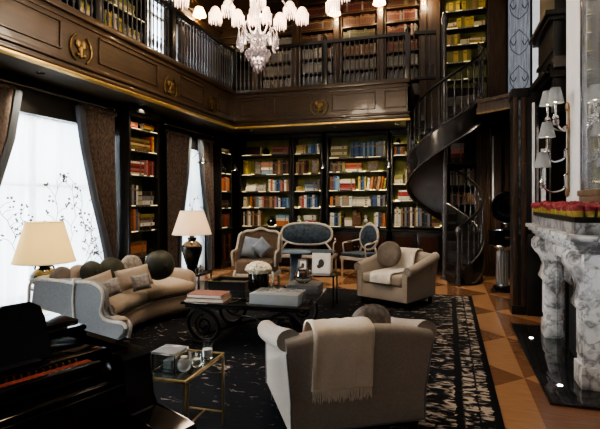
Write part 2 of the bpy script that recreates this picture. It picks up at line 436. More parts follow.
fascia('x', FX, FE, FY, [(-4.0, -3.45), (-3.3, -2.5), (-2.12, -1.28), (-1.12, -.72)], [(-2.36, 3.30), ])
trim(MB().box(FE-.05, FE, FY, 10.0, Z0, Z1), 'fascia')                                  # return of the back gallery at the stair
# right-hand gallery: landing edge from the stair and cornice along the chimney side
land = [(.50, 8.72), (.75, 8.56), (1.0, 8.30), (1.12, 8.0), (1.12, 7.6), (1.12, 6.0)]
def along(path, d0, d1, z0, z1):
    mb = MB(); sec = []
    for i, q in enumerate(path):
        a = Vector(path[max(i-1, 0)]); b = Vector(path[min(i+1, len(path)-1)]); t = (b-a).normalized(); n = Vector((t.y, -t.x))*-1
        c = Vector(q); o, k = c-n*d1, c-n*d0
        sec.append([(o.x, o.y, z0), (k.x, k.y, z0), (k.x, k.y, z1), (o.x, o.y, z1)])
    return mb.ring(sec)
la, lb = land[:4], land[3:]
lo = trim(along(la, -.06, 0, 3.0, 3.22), 'walnut'); struct('gilt_moulding', along(land, 0, .03, 2.985, 3.015), 'gold', lo); struct('cornice', along(la, 0, .05, 3.18, 3.24), 'walnut', lo)
lo = trim(along(lb, -.06, 0, 2.9, 3.03), 'ebony'); struct('cornice', along(lb, 0, .05, 2.96, 3.03), 'ebony', lo)
trim(MB().prism([(.48, 8.74), (.75, 8.6), (1.0, 8.34), (1.17, 8.0), (1.17, 10.0), (.60, 10.0), (.60, 9.3)], 3.02, 3.1), 'ebony')
# dark corniced pier on the chimney side
pm = MB().box(1.16, XR, 6.0, 6.95, 3.05, 3.58).box(1.10, XR, 5.95, 7.0, 3.55, 3.60, .01).box(1.06, XR, 5.92, 7.04, 3.60, 3.66, .012).box(1.13, XR, 5.97, 7.0, 3.0, 3.06, .01)
pm.box(1.16, XR, 6.0, 6.12, 2.52, 3.0).box(1.12, XR, 5.97, 6.14, 2.9, 3.0, .015)
pm.box(1.17, 1.32, 6.0, 6.9, 3.66, 5.2).box(1.12, XR, 6.0, 6.95, 4.3, 4.42, .02)
trim(pm, 'ebony', smooth=True)
trim(MB().box(1.135, 1.16, 6.0, 6.95, 3.2, 3.24).box(1.11, 1.14, 6.0, 6.0+.9, 3.06, 3.085), 'ebony')

# upper rear: panelling, pilasters, leaded door
um = MB()
for x in (-4.18, -3.235, -2.29, -1.34, -.46): um.box(x-.055, x+.055, 9.9, 10.06, Z0+.12, 6.2)
um.box(-.42, -.14, 9.98, 10.2, Z0+.12, 6.2).box(.78, 1.08, 9.9, 10.2, Z0+.12, 6.2)
trim(um, 'walnut')
cw = MB().box(XL, -4.24, 9.6, YB, 4.85, 6.2)
for z in (4.86, 4.98, 5.12, 5.36, 5.6): cw.box(XL, -4.2, 9.54, 9.62, z, z+.045, .01)
cw.box(XL, XL+.08, 7.9, 9.6, Z1, 6.2)
for z in (4.9, 5.05, 5.25, 5.5): cw.box(XL+.05, XL+.13, 7.8, 9.6, z, z+.05, .01)
trim(cw, 'fascia', smooth=True)
wd = struct('window_5', MB().box(1.08, 1.13, 9.94, 10.0, 3.12, 6.2).box(1.52, 1.56, 9.94, 10.0, 3.12, 6.2).box(1.08, 1.56, 9.94, 10.0, 3.5, 3.56).box(1.08, 1.56, 9.94, 10.0, 3.12, 3.2), 'ebony')
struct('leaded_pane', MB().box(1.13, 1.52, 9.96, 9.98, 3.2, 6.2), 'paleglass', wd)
gr = MB()
for s in (-1, 1):
    for z0 in (3.6, 4.3, 5.0, 5.6):
        gr.tube(bez([(1.325, 9.945, z0), (1.325+s*.13, 9.945, z0+.12), (1.325+s*.16, 9.945, z0+.3), (1.325+s*.07, 9.945, z0+.42), (1.325, 9.945, z0+.5)], 5), .006, 5)
        gr.tube(bez([(1.325+s*.16, 9.945, z0+.3), (1.325+s*.1, 9.945, z0+.2), (1.325+s*.05, 9.945, z0+.28)], 5), .008, 5)
struct('leading', gr, 'iron', wd)
trim(MB().box(1.56, 1.72, 9.9, 9.98, 3.12, 6.2), 'painted_day')                # plaster strip beside the door, daylight glow painted in
# ground floor, right end of the rear wall: panelled strips
rp = MB()
for x, w in ((.62, .05), (.76, .04), (.90, .08), (1.08, .06), (1.26, .10), (1.5, .08), (1.75, .12)): rp.box(x, x+w, 9.93, 10.02, 0, Z0)
rp.box(.55, XR, 9.98, YB, 0, Z0)
trim(rp, 'walnut')
trim(MB().box(.80, .81, 9.90, 9.99, .3, 2.95).box(1.0, 1.04, 9.90, 9.99, .3, 2.95).box(1.42, 1.46, 9.9, 9.99, .3, 2.95), 'silver')
trim(MB().box(.84, .868, 9.88, 9.99, 1.3, 2.75), 'plaster')
# chimney breast
trim(MB().box(1.27, XR, 3.7, 5.83, 0, ZC).box(1.245, 1.28, 5.27, 5.80, 1.2, ZC, .008), 'plaster')
# ------------------------------------------------------------------ railings
def turned(h):
    return [(.014, 0), (.014, .05), (.009, .06), (.020, .11), (.022, .16), (.010, .22), (.016, .25), (.009, .28), (.011, h*.55), (.012, h-.14), (.018, h-.11), (.010, h-.08), (.013, h)]
bal_me = [None]
def railing(name, label, p0, p1, gap, posts):
    t = thing(name, label, 'railing', (*p0, Z1+.02), 0, 'gallery railings')
    d = Vector(p1)-Vector(p0); L = d.length; u = d/L; H = .80
    n = int(L/gap)
    for i in range(n+1):
        q = u*(i*L/n)
        if bal_me[0] is None:
            b = obj('baluster', MB().lathe(turned(H), 8), 'baluster', t); bal_me[0] = b.data
        else:
            b = bpy.data.objects.new('baluster', bal_me[0]); col.objects.link(b); b.parent = t
        b.location = (q.x, q.y, 0)
    nrm = Vector((-u.y, u.x))
    def rail(z0, z1, w, bev): 
        mb = MB(); pts = [(q, s) for q in (0, L) for s in (-w, w)]
        mb.ring([[(u*q+nrm*s).to_tuple() + (z,) for s, z in ((-w, z0), (w, z0), (w*.8, z1), (-w*.8, z1))] for q in (0, L)]); return mb
    obj('handrail', rail(H, H+.06, .045, .01), 'ebony', t, smooth=False); obj('bottom_rail', rail(-.02, .02, .035, .01), 'ebony', t, smooth=False)
    for s in posts:
        q = u*s
        obj('newel_post', MB().box(q.x-.05, q.x+.05, q.y-.05, q.y+.05, -.02, H+.02, .008).lathe([(.03, H+.04), (.045, H+.08), (.05, H+.11), (.03, H+.16), (.0, H+.18)], 12, (q.x, q.y, 0)), 'ebony', t)
    return t
railing('gallery_railing', 'long dark turned-baluster railing of the gallery above the tall windows', (FX-.04, 3.1), (FX-.04, FY+.04), .098, [1.75, 3.45, 5.72])
railing('gallery_railing', 'dark turned-baluster railing of the gallery above the rear bookcases', (FX+.03, FY+.04), (FE-.04, FY+.04), .090, [1.87, 3.44])
railing('gallery_railing', 'short dark railing piece between rear gallery and spiral stair pole', (FE+.06, FY+.05), (-.20, FY+.12), .085, [])

# ------------------------------------------------------------------ sheers, blinds, drapes
def drape(name, label, yo, curve, m='drape', lin=True):
    """yo: outer jamb y; curve [(z, inner_y)] top to bottom; a gathered cloth between them with a lining strip along the inner edge"""
    t = thing(name, label, 'curtain', (XL+.13, yo, 0), 0, 'brown damask drapes')
    top, bot = curve[0][0], curve[-1][0]; rows = []; lr = []
    K = 40
    for j in range(25):
        z = lerp(top, bot, j/24)
        for (z1, a), (z2, b) in zip(curve, curve[1:]):
            if z2-1e-6 <= z <= z1+1e-6: yi = lerp(a, b, (z1-z)/(z1-z2)); break
        yi = yi-yo; row = []
        for k in range(K+1):
            f = k/K
            row.append((.035*math.sin(f*math.pi*9+.4*math.sin(z*2))+.012*math.sin(f*31+z), yi*f, z))
        rows.append(row)
        sg = 1 if yi > 0 else -1
        lr.append([(.05+.012*math.sin(z*3), yi-sg*.02, z), (.065, yi+sg*.03, z), (.05, yi+sg*.085, z), (.0, yi+sg*.10, z), (-.03, yi+sg*.04, z)])
    obj('cloth', MB().sheet(rows), m, t)
    if lin: obj('lining_edge', MB().sheet(lr), 'lining', t)
    hb = MB()
    hb.tube([(.0, (curve[0][1]-yo)*k/44, top+.02) for k in range(45)], [.022+.02*abs(math.cos(k*math.pi/4)) for k in range(45)], 8)
    obj('heading_pleat', hb, m, t)
    return t
drape('drape', 'brown damask drape with dark lining at the frame edge beside the large ivory lamp', 3.0, [(2.78, 4.22), (2.2, 4.12), (1.73, 3.96), (1.3, 3.8), (.9, 3.66), (.03, 3.55)])
drape('drape', 'brown damask drape with slate blue lining between the large window and a bookcase', 5.98, [(2.78, 5.26), (2.25, 5.36), (1.57, 5.55), (1.05, 5.72), (.65, 5.84), (.03, 5.88)])
drape('drape', 'brown damask drape just past the bookcase between the two windows', 7.36, [(2.72, 8.05), (2.0, 7.97), (1.4, 7.83), (.9, 7.72), (.03, 7.68)])
drape('drape', 'brown damask drape on the far side of the narrow window', 9.10, [(2.72, 8.55), (2.0, 8.64), (1.4, 8.78), (.9, 8.9), (.03, 8.94)])
def sheer(label, y0, y1, ztop, seed, branches):
    t = thing('sheer_curtain', label, 'curtain', (XL+.035, y0, 0))
    rows = []
    for j in range(6):
        z = lerp(.02, ztop, j/5)
        rows.append([(.016*math.sin(k*1.9)+.008*math.sin(k*.7), (y1-y0)*k/60, z) for k in range(61)])
    obj('voile', MB().sheet(rows), 'sheer', t)
    r = random.Random(seed); tw = MB()
    for yb, zb, h, lean in branches:
        p = Vector((.03, yb-y0, zb)); pts = [p.copy()]
        for k in range(7):
            p = p + Vector((0, lean*.1+r.uniform(-.06, .06), h/7)); pts.append(p.copy())
        tw.tube(bez(pts, 3), .0045, 4)
        for q in pts[1:]:
            s = r.choice((-1, 1)); e = q + Vector((0, s*r.uniform(.06, .16), r.uniform(.04, .14)))
            tw.tube([q, (q+e)/2+Vector((0, 0, .02)), e], .0035, 4)
            for _ in range(3):
                tw.ball(e+Vector((0, r.uniform(-.045, .045), r.uniform(-.03, .05))), .003, r.uniform(.014, .026), r.uniform(.010, .02), 6, 4)
        
    obj('embroidered_branch', tw, 'twig', t)
    return t
sheer('white sheer curtain embroidered with grey blossom branches at the large window', 3.42, 5.97, 2.545, 4, [(4.0, .5, .8, .2), (4.3, .9, .5, -.2), (4.95, 1.0, .75, .1), (5.15, .9, .85, .3), (5.45, .7, .9, -.1), (5.62, .45, .9, .1), (5.8, .4, .7, -.2), (4.62, .6, .7, -.3), (5.3, .3, .5, .5)])
sheer('white sheer curtain with faint twigs at the narrow far window', 7.85, 8.92, 2.51, 9, [(8.4, .8, .7, .1), (8.7, .7, .6, .2)])
t = thing('net_curtain', 'pale net curtain at the upper window behind the far end of the railing', 'curtain', (XL+.04, 7.8, 0))
obj('voile', MB().sheet([[(.012*math.sin(k*1.7), 1.65*k/40, z) for k in range(41)] for z in (3.85, 4.4, 4.84)]), 'sheer', t)
for i, (a, b, lab) in enumerate(((3.42, 5.97, 'black roller blind box above the large bright window'), (7.86, 8.92, 'black roller blind box above the narrow far window'))):
    tag(obj('blind_box', MB().box(XL+.02, XL+.09, a, b, 2.52 if i else 2.56, 2.86, .01), 'ebony_matte'), lab, 'blind')
for a, b, lab in ((2.9, 5.96, 'long dark curtain pole with a bright edge over the large window'), (7.3, 9.08, 'dark curtain pole over the narrow far window')):
    t = thing('curtain_rail', lab, 'curtain rail', (XL+.13, a, 2.86))
    obj('pole', MB().tube([(0, 0, 0), (0, b-a, 0)], .016, 8), 'silver', t)
    for q in (.0, b-a): obj('finial', MB().ball((0, q, 0), .03, .04, .03), 'silver', t)

# recessed soffit spots; the one under the landing is added to brighten the gramophone
for i, (x, y, lab) in enumerate(((-4.55, 4.35, 'recessed spot in the soffit over the large window, first from the camera'), (-4.55, 6.3, 'recessed spot in the soffit over the drape beside the bookcase'), (-4.55, 8.3, 'recessed spot in the soffit over the narrow window'),
                      (-4.05, 9.4, 'recessed spot in the soffit before the corner bookcase'), (-2.2, 9.4, 'recessed spot in the soffit before the widest bookcase'), (-.95, 9.4, 'recessed spot in the soffit beside the staircase'), (.66, 8.75, 'added spot under the landing brightening the gramophone'))):
    t = thing('recessed_spotlight', lab, 'spotlight', (x, y, Z0-.012+(.02 if x > 0 else 0)), 0, 'soffit spots')
    obj('trim_ring', MB().lathe([(.035, .0), (.05, -.004), (.052, .01), (.035, .012)], 16), 'silver', t); obj('lens', MB().lathe([(.0, .003), (.034, .003), (.034, .008), (0, .008)], 16), 'spotlens', t)
    lamp('soffit_spot_light', 'SPOT', (x, y, Z0-.03), 42 if x < 0 else 75, (1, .85, .62), .03, (0, 0, 0), spot=R(105))

# ================================================================== bookcases
def bookcase(label, loc, rotz, W, shelves, ztop=2.92, base=.88, depth=.33, back='olive', led=True, name='bookcase', z0=0, side='ebony'):
    t = thing(name, label, 'bookcase', loc, rotz)
    for x0, x1 in ((0, .045), (W-.045, W)): obj('side_panel', MB().box(x0, x1, 0, depth, z0, ztop, .006), side, t)
    obj('back_panel', MB().box(.04, W-.04, depth-.02, depth, z0, ztop), back, t, smooth=False)
    obj('cornice', MB().box(0, W, -.03, depth, ztop, ztop+.07, .012).box(.04, W-.04, .0, .05, ztop-.06, ztop), side, t)
    for k, z in enumerate(shelves):
        s = obj('shelf', MB().box(.045, W-.045, .012, depth-.02, z-.035, z, .003), side, t)
        if led:
            rs_ = random.Random(int(W*1000)+k)
            def glow(y, z0_, z1_, lo_, hi, gap):
                xs = []; x = .07
                while x < W-.1:
                    w = min(rs_.uniform(lo_, hi), W-.06-x); xs += [(x, 0), (x+.001, 1), (x+w-.001, 1), (x+w, 0)]; x += w+rs_.uniform(.08, gap)
                return MB().sheet([[(q, y, z0_) for q, f_ in xs], [(q, y-.004, z1_ if f_ else z0_+.0006) for q, f_ in xs]])
            obj('light_strip', glow(depth-.05, z+.002, z+.02, .10, .30, .22), led if isinstance(led, str) else 'led', s, smooth=False)
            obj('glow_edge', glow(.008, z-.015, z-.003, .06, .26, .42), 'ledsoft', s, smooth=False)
    if base:
        b = obj('base_cabinet', MB().box(0, W, .0, depth, .08, base-.04, .004).box(-.01, W+.01, -.03, depth, base-.04, base-.002, .008).box(.02, W-.02, .04, depth, 0, .08), side, t)
        n = 2 if W > .5 else 1
        for i in range(n):
            a, c = .03+(W-.06)*i/n+.01, .03+(W-.06)*(i+1)/n-.01
            d = MB().box(a, c, -.018, .0, .12, base-.08, .004)
            dr = obj('door', d, side, t)
            r = MB()
            for q in range(int((c-a-.12)/.022)): r.tube([(a+.06+q*.022, -.022, .18), (a+.06+q*.022, -.022, base-.14)], .007, 6)
            obj('reeded_panel', r, 'mahog', dr)
            obj('knob', MB().ball((c-.03 if i == 0 else a+.03, -.03, .5), .014, .014, .014, 10, 6), 'brass', dr)
    return t
M['leddim'] = emat('dim_led_strip', (1,.84,.45), .7)
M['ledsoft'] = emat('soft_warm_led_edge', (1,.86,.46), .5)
PAL = {'n': ('navy', (.012,.028,.085)), 'b': ('blue', (.03,.10,.27)), 's': ('sky blue', (.16,.30,.44)), 'c': ('cream', (.62,.54,.38)), 'w': ('white', (.70,.68,.62)), 'o': ('orange', (.50,.15,.035)),
       'r': ('red', (.33,.035,.03)), 'u': ('burgundy', (.13,.02,.025)), 'k': ('black', (.012,.012,.013)), 't': ('tan', (.36,.22,.11)), 'm': ('brown', (.12,.055,.025)), 'g': ('green', (.07,.12,.04)),
       'y': ('yellow', (.55,.42,.07)), 'e': ('grey', (.22,.22,.23)), 'p': ('pink', (.45,.20,.19)), 'v': ('olive', (.20,.19,.05))}
M['foil'] = mat('spine_label', (.22, .17, .09), .4, .4, var=.3, vscale=30)
bookme = {}
def book_mesh(ch):
    if ch not in bookme:
        nm, c = PAL[ch]
        cov = mat(nm.replace(' ', '_') + '_cloth_cover', c, .55, var=.25, vscale=14)
        mb = MB(); mb.box(0, .1, 0, 1, 0, 1).box(.9, 1, 0, 1, 0, 1)
        mb.ring([[(.0, .03, z), (.1, 0, z), (.9, 0, z), (1, .03, z), (.9, .05, z), (.1, .05, z)] for z in (0, 1)])
        mb.mi = 1; mb.box(.1, .9, .05, .95, .02, .98)
        mb.mi = 2; mb.box(.14, .86, -.006, .01, .70, .80).box(.14, .86, -.006, .01, .18, .205)
        bm = mb.bm; bmesh.ops.recalc_face_normals(bm, faces=bm.faces[:])
        me = bpy.data.meshes.new('book'); bm.to_mesh(me); bm.free()
        for q in (cov, M['paper'], M['foil']): me.materials.append(q)
        bookme[ch] = me
    return bookme[ch]
COUNT = [0]
def put_book(Mx, ch, label, group, x, y, z, th, d, h, flat=False, lean=0):
    o = bpy.data.objects.new('book', book_mesh(ch)); col.objects.link(o)
    if flat: L = Matrix.Translation((x, y, z+th)) @ Matrix.Rotation(R(90), 4, 'Y') @ Matrix.Diagonal((th, d, h, 1))
    else: L = Matrix.Translation((x, y, z)) @ Matrix.Rotation(lean, 4, 'Y') @ Matrix.Diagonal((th, d, h, 1))
    o.matrix_basis = Mx @ L
    COUNT[0] += 1
    return tag(o, label, 'book', group)
def wide(th): return 'thick' if th > .045 else 'thin' if th < .028 else 'slim'
def fill(t, phrase, shelves, W, tops, rows, y=.045, seed=1):
    """rows: one list of runs per shelf. ('v', width, letters) upright, ('h', width, letters) lying bottom to top, ('l', width, letters) leaning, ('g', width) gap, (kind, width) ornament"""
    r = random.Random(seed); Mx = Matrix.Translation(t.location) @ Matrix.Rotation(t.rotation_euler.z, 4, 'Z')
    sn = ['bottom', 'second', 'third', 'fourth', 'top', 'crowning'][:len(shelves)]
    if len(shelves) > 1: sn[len(shelves)-1] = 'top'
    for k, (z, runs) in enumerate(zip(shelves, rows)):
        x = .075; H = (shelves[k+1] if k+1 < len(shelves) else tops)-z-.05; n = 0; grp = 'books on the %s shelf of the %s' % (sn[k], phrase)
        tot = sum(q[1] for q in runs); sc = (W-.15)/tot
        for q in runs:
            w = q[1]*sc
            if q[0] in 'vl':
                ws = [r.uniform(.75, 1.3) for _ in q[2]]; f = w/sum(ws); base = r.uniform(.70, .88)
                xx = x
                for ch, a in zip(q[2], ws):
                    th = a*f*.97; h = min(H*base*r.uniform(.88, 1.08), H*.97); ln = 0
                    if q[0] == 'l': ln = .16; h *= .9
                    lab = '%s %s book %s, %s from the left on %s shelf of %s' % (wide(th), PAL[ch][0], 'leaning' if ln else 'upright', ORD[n], sn[k], phrase)
                    put_book(Mx, ch, lab, grp, xx, y+r.uniform(0, .015), z+.003+(math.sin(ln)*th if ln else 0), th*(.8 if ln else 1), r.uniform(.17, .21), h, lean=ln); n += 1; xx += a*f
            elif q[0] == 'h':
                zz = z+.003; hh = (H*.72)/max(4, len(q[2])+.5)
                for i, ch in enumerate(q[2]):
                    th = hh*r.uniform(.8, 1.2); L = w*r.uniform(.86, .98)
                    lab = '%s %s book lying flat, %s from the left on %s shelf of %s' % (wide(th), PAL[ch][0], ORD[n], sn[k], phrase)
                    put_book(Mx, ch, lab, grp, x+(w-L)/2, y+r.uniform(0, .02), zz, th, .2, L, True); zz += th+.001; n += 1
            elif q[0] != 'g': ornament(q[0], Mx, x, w, y, z, H, sn[k], phrase)
            x += w
def ornament(kind, Mx, x, w, y, z, H, sname, phrase):
    where = 'on the %s shelf of %s' % (sname, phrase)
    c = Mx @ Vector((x+w/2, y+.09, z+(.014 if kind == 'album' else .002))); rz = Mx.to_euler().z
    if kind == 'frame':
        t = thing('framed_picture', 'small dark framed picture standing ' + where, 'picture frame', c, rz, 'shelf ornaments'); a, h = min(w*.42, .17), min(H*.40, .16)
        obj('frame', MB().box(-a, a, -.012, .012, 0, 2*h, .004), 'gold', t); obj('photograph', MB().box(-a+.025, a-.025, -.016, -.012, .025, 2*h-.025), 'sprig', t)
    elif kind == 'album':
        t = thing('display_album', 'dark wine album with pale page edges propped ' + where, 'album', c, rz, 'shelf ornaments'); a = w*.45; h = H*.62
        obj('cover', MB().box(-a, a*.85, -.01, .0, .01, h, .004).xf(Matrix.Rotation(-.18, 4, 'X')), 'wine', t); obj('page_block', MB().box(-a, a, .002, .035, .0, h*.98, .004).xf(Matrix.Rotation(-.18, 4, 'X')), 'paper', t)
    elif kind == 'vase':
        t = thing('small_vase', 'small round dark vase with pale neck ' + where, 'vase', c, rz, 'shelf ornaments'); s = min(w*.45, H*.36)
        obj('vessel', MB().lathe([(s*.4, 0), (s*.9, s*.35), (s, s*.8), (s*.6, s*1.4), (s*.35, s*1.6), (s*.45, s*1.8), (s*.38, s*1.82), (0, s*1.6)], 16), 'blackcer', t); obj('neck_band', MB().lathe([(s*.37, s*1.55), (s*.41, s*1.58), (s*.41, s*1.66), (s*.37, s*1.7)], 16), 'gold', t)
    elif kind == 'bowl':
        t = thing('open_book', 'large open book with cream pages displayed ' + where, 'book', c, rz, 'shelf ornaments'); a = w*.46; h = H*.55
        for s in (-1, 1):
            pts = [(s*a*f, -.02-.03*math.sin(f*3.1), 0) for f in (0, .25, .5, .75, 1)]
            obj('page_spread', MB().ring([[(px, py, 0), (px, py+.02, 0), (px, py+.10, h*(1-.12*math.sin(abs(px)/a*3))), (px, py+.08, h*(1-.12*math.sin(abs(px)/a*3)))] for px, py, _ in pts]), 'paper' if s < 0 else 'sprig', t)
    elif kind == 'box':
        t = thing('keepsake_box', 'small pale box with darker lid ' + where, 'box', c, rz, 'shelf ornaments'); a = w*.42; h = H*.34
        obj('body', MB().box(-a, a, -.07, .07, 0, h, .004), 'paper', t); obj('lid', MB().box(-a-.004, a+.004, -.074, .074, h, h*1.35, .004), 'tan', t)
    elif kind == 'bust':
        t = thing('figurine', 'small pale figurine on a dark plinth ' + where, 'figurine', c, rz, 'shelf ornaments'); h = min(H*.8, .26)
        obj('plinth', MB().box(-.035, .035, -.035, .035, 0, h*.25, .004), 'blackcer', t)
        obj('figure', MB().lathe([(.02, h*.25), (.045, h*.38), (.05, h*.5), (.02, h*.6), (.02, h*.64), (.036, h*.74), (.034, h*.86), (.0, h*.96)], 14), 'white', t)
M['wine'] = mat('wine_leather', (.055,.012,.014), .45, var=.3, vscale=9)
YS = 10.02
bs = [.905, 1.33, 1.70, 2.09, 2.54]
A = bookcase('dark lit bookcase in the rear corner behind the winged armchair', (-4.62, YS, 0), 0, 1.27, bs)
fill(A, 'corner bookcase', bs, 1.27, 2.9, [
    [('v', .52, 'cntwmtkmwt'), ('g', .12), ('vase', .3), ('h', .36, 'oocs')],
    [('v', .1, 'cc'), ('g', .12), ('v', .36, 'okmeswc'), ('v', .42, 'pummtmp'), ('v', .36, 'bwnbbs')],
    [('bowl', .62), ('g', .1), ('v', .55, 'wowsnbouwt')],
    [('v', .12, 'vy'), ('g', .12), ('frame', .22), ('h', .3, 'sewtp'), ('v', .4, 'kmtmkm')],
    [('album', .42), ('vase', .2), ('g', .08), ('h', .38, 'eruer')]], seed=3)
B = bookcase('narrow dark lit bookcase behind the blue settee', (-3.33, YS, 0), 0, .70, bs)
fill(B, 'narrow bookcase', bs, .70, 2.9, [
    [('bust', .12), ('g', .1), ('h', .36, 'urww'), ('g', .1)],
    [('g', .1), ('v', .42, 'prwbnswb'), ('g', .05)],
    [('h', .2, 'yt'), ('h', .3, 'wsen'), ('frame', .0001), ('g', .04)],
    [('v', .28, 'tmtu'), ('g', .08), ('frame', .24), ('g', .03)],
    [('h', .26, 'cyt'), ('g', .05), ('v', .28, 'sbbw')]], seed=5)
bc = [.93, 1.37, 1.715, 2.12, 2.43]
C = bookcase('widest dark lit bookcase behind settee and oval-back chair', (-2.54, YS, 0), 0, 1.36, bc)
fill(C, 'widest bookcase', bc, 1.36, 2.9, [
    [('v', .3, 'wwbnsyk'), ('box', .2), ('v', .16, 'mm'), ('bust', .2), ('g', .08), ('v', .24, 'cwbmo')],
    [('v', .18, 'okt'), ('v', .3, 'ecetew'), ('h', .42, 'cwce'), ('v', .3, 'nbbwne')],
    [('v', .22, 'mubss'), ('h', .36, 'pruwc'), ('g', .06), ('v', .18, 'ynby'), ('l', .42, 'womtoy')],
    [('v', .3, 'kmkmkv'), ('h', .34, 'woro'), ('g', .06), ('frame', .26), ('g', .12)],
    [('h', .4, 'vcvc'), ('g', .06), ('v', .74, 'bnbbnbsnsbsnesec')]], seed=8)
bd = [.95, 1.48, 1.84, 2.45, 2.7]
D = bookcase('dark lit bookcase partly hidden by the sweep of the spiral staircase', (-1.14, YS, 0), 0, 1.08, bd)
fill(D, 'stairside bookcase', bd, 1.08, 2.9, [
    [('v', .66, 'wcwtkenmwktcbe'), ('v', .24, 'knek'), ('h', .2, 'tmy')],
    [('g', .06), ('h', .36, 'wwrrw'), ('g', .5)],
    [('h', .18, 'cv'), ('frame', .26), ('g', .5)],
    [('v', .2, 'obto'), ('h', .3, 'cc'), ('g', .4)],
    [('vase', .14), ('g', .7)]], seed=11)
be = [1.0, 1.42, 1.80, 2.25]
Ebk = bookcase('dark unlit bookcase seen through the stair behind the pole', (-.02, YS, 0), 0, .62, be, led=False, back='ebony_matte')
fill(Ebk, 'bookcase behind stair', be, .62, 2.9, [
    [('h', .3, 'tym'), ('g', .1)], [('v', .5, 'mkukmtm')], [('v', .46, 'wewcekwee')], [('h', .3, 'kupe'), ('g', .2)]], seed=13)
bl = [.60, 1.02, 1.42, 1.90, 2.28, 2.62]
L1 = bookcase('dark recessed bookcase between the two windows', (XL+.34, 6.03, 0), R(90), .80, bl, ztop=2.86, base=.56, led='leddim')
fill(L1, 'window-side bookcase', bl, .80, 2.84, [
    [('h', .46, 'mtom'), ('g', .2)],
    [('v', .3, 'rmobt'), ('h', .44, 'kwemv')],
    [('v', .24, 'kekw'), ('g', .1), ('h', .34, 'wek')],
    [('h', .44, 'wrpurw'), ('g', .06), ('v', .24, 'prupu')],
    [('h', .60, 'mvtmv'), ('v', .1, 'ry')],
    [('h', .24, 'rop'), ('vase', .14), ('h', .3, 'kyok')]], seed=17)
L2 = bookcase('sliver of dark lit bookcase in the corner beyond the narrow window', (XL+.29, 9.16, 0), R(90), .56, bs, ztop=2.86, depth=.28)
fill(L2, 'sliver bookcase', bs, .56, 2.84, y=.02, rows=[[('v', .3, 'mrm')], [('h', .3, 'kmk')], [('v', .3, 'orto')], [('vase', .2), ('g', .1)], [('h', .3, 'vw')]], seed=19)
# upper gallery, lit shelves over the stair
bu = [3.95, 4.30, 4.65, 4.99, 5.34]
UE = bookcase('lit olive bookcase on the upper level above the spiral stair', (-.12, YS, 0), 0, .92, bu, ztop=6.1, base=0, z0=3.14, led='leddim')
fill(UE, 'upper lit bookcase', bu, .92, 5.62, [
    [('h', .1, 'v'), ('g', .5)], [('v', .5, 'vvyvyv'), ('vase', .12), ('h', .14, 'vm')], [('v', .3, 'vtvyv'), ('h', .2, 'cc'), ('h', .3, 'ycv')], [('h', .26, 'vc'), ('v', .36, 'yvyy'), ('h', .24, 'cc')], [('v', .3, 'vyvy'), ('g', .04), ('v', .46, 'yvvtvyy')]], seed=23)
for y0, y1 in ((4.45, 5.6), (5.7, 6.65)):
    pass
def up_left(label, y, W, phrase, seed):
    z = [3.95, 4.35, 4.75, 5.15]
    t = bookcase(label, (XL+.34, y, 0), R(90), W, z, ztop=5.6, base=0, z0=3.14, led='leddim')
    fill(t, phrase, z, W, 5.55, [[('h', .3, 'ycy'), ('g', .1), ('v', .3, 'vytcy'), ('g', .1), ('h', .3, 'ccy')], [('v', .3, 'ytyvy'), ('g', .14), ('h', .3, 'ycv'), ('g', .1)], [('v', .4, 'tyvtyv'), ('g', .1)], [('g', 1)]], seed=seed)
up_left('lit shelves on the upper level behind the railing above the large window', 5.0, 1.5, 'upper window-side shelves', 29)
# bound volumes of the rear gallery
zs = [3.72+.312*k for k in range(8)]
bv = MB(); r2 = random.Random(5); cols = []
mats_b = [mat('calf_binding', (.06,.024,.013), .5, var=.3, vscale=9), mat('slate_binding', (.12,.13,.14), .5, var=.3, vscale=9), mat('wine_binding', (.075,.012,.010), .5, var=.3, vscale=9), mat('stone_binding', (.26,.26,.25), .5, var=.3, vscale=9), mat('olive_binding', (.05,.055,.03), .5, var=.3, vscale=9), M['foil']]
bays = [(-4.12, -3.29), (-3.18, -2.345), (-2.235, -1.395), (-1.285, -.515)]
for bi, (x0, x1) in enumerate(bays):
    t = bookcase(['upper gallery bookcase of bound volumes nearest the corner', 'upper gallery bookcase of bound volumes, second from the corner', 'upper gallery bookcase of bound volumes, third from the corner', 'upper gallery bookcase with red bindings beside the stair well'][bi], (x0, YS+.04, 0), 0, x1-x0, zs, ztop=6.15, base=0, z0=3.14, led=False, back='walnut', side='walnut')
    for k, z in enumerate(zs[:-1]):
        x = x0+.06
        dom = [[3, 3, 1, 1, 3, 0, 0], [3, 1, 3, 3, 0, 0, 2], [2, 1, 1, 0, 4, 0, 2], [1, 1, 1, 2, 2, 2, 0]][bi][k]
        while x < x1-.085:
            w = r2.uniform(.022, .045); h = .235*r2.uniform(.86, 1.04)
            bv.mi = dom if r2.random() < .78 else r2.randrange(5)
            y = YS+.09+r2.uniform(0, .01)
            bv.box(x, x+w*.93, y, y+.17, z+.003, z+h)
            bv.mi = 5; bv.box(x+.002, x+w*.9, y-.002, y+.002, z+h*.72, z+h*.80).box(x+.002, x+w*.9, y-.002, y+.002, z+h*.16, z+h*.19)
            x += w
tag(obj('bound_volumes', bv, mats_b, smooth=False), 'rows of old leather bound volumes packed on the rear gallery shelves', 'books', kind='stuff')
print('BOOKS', COUNT[0])
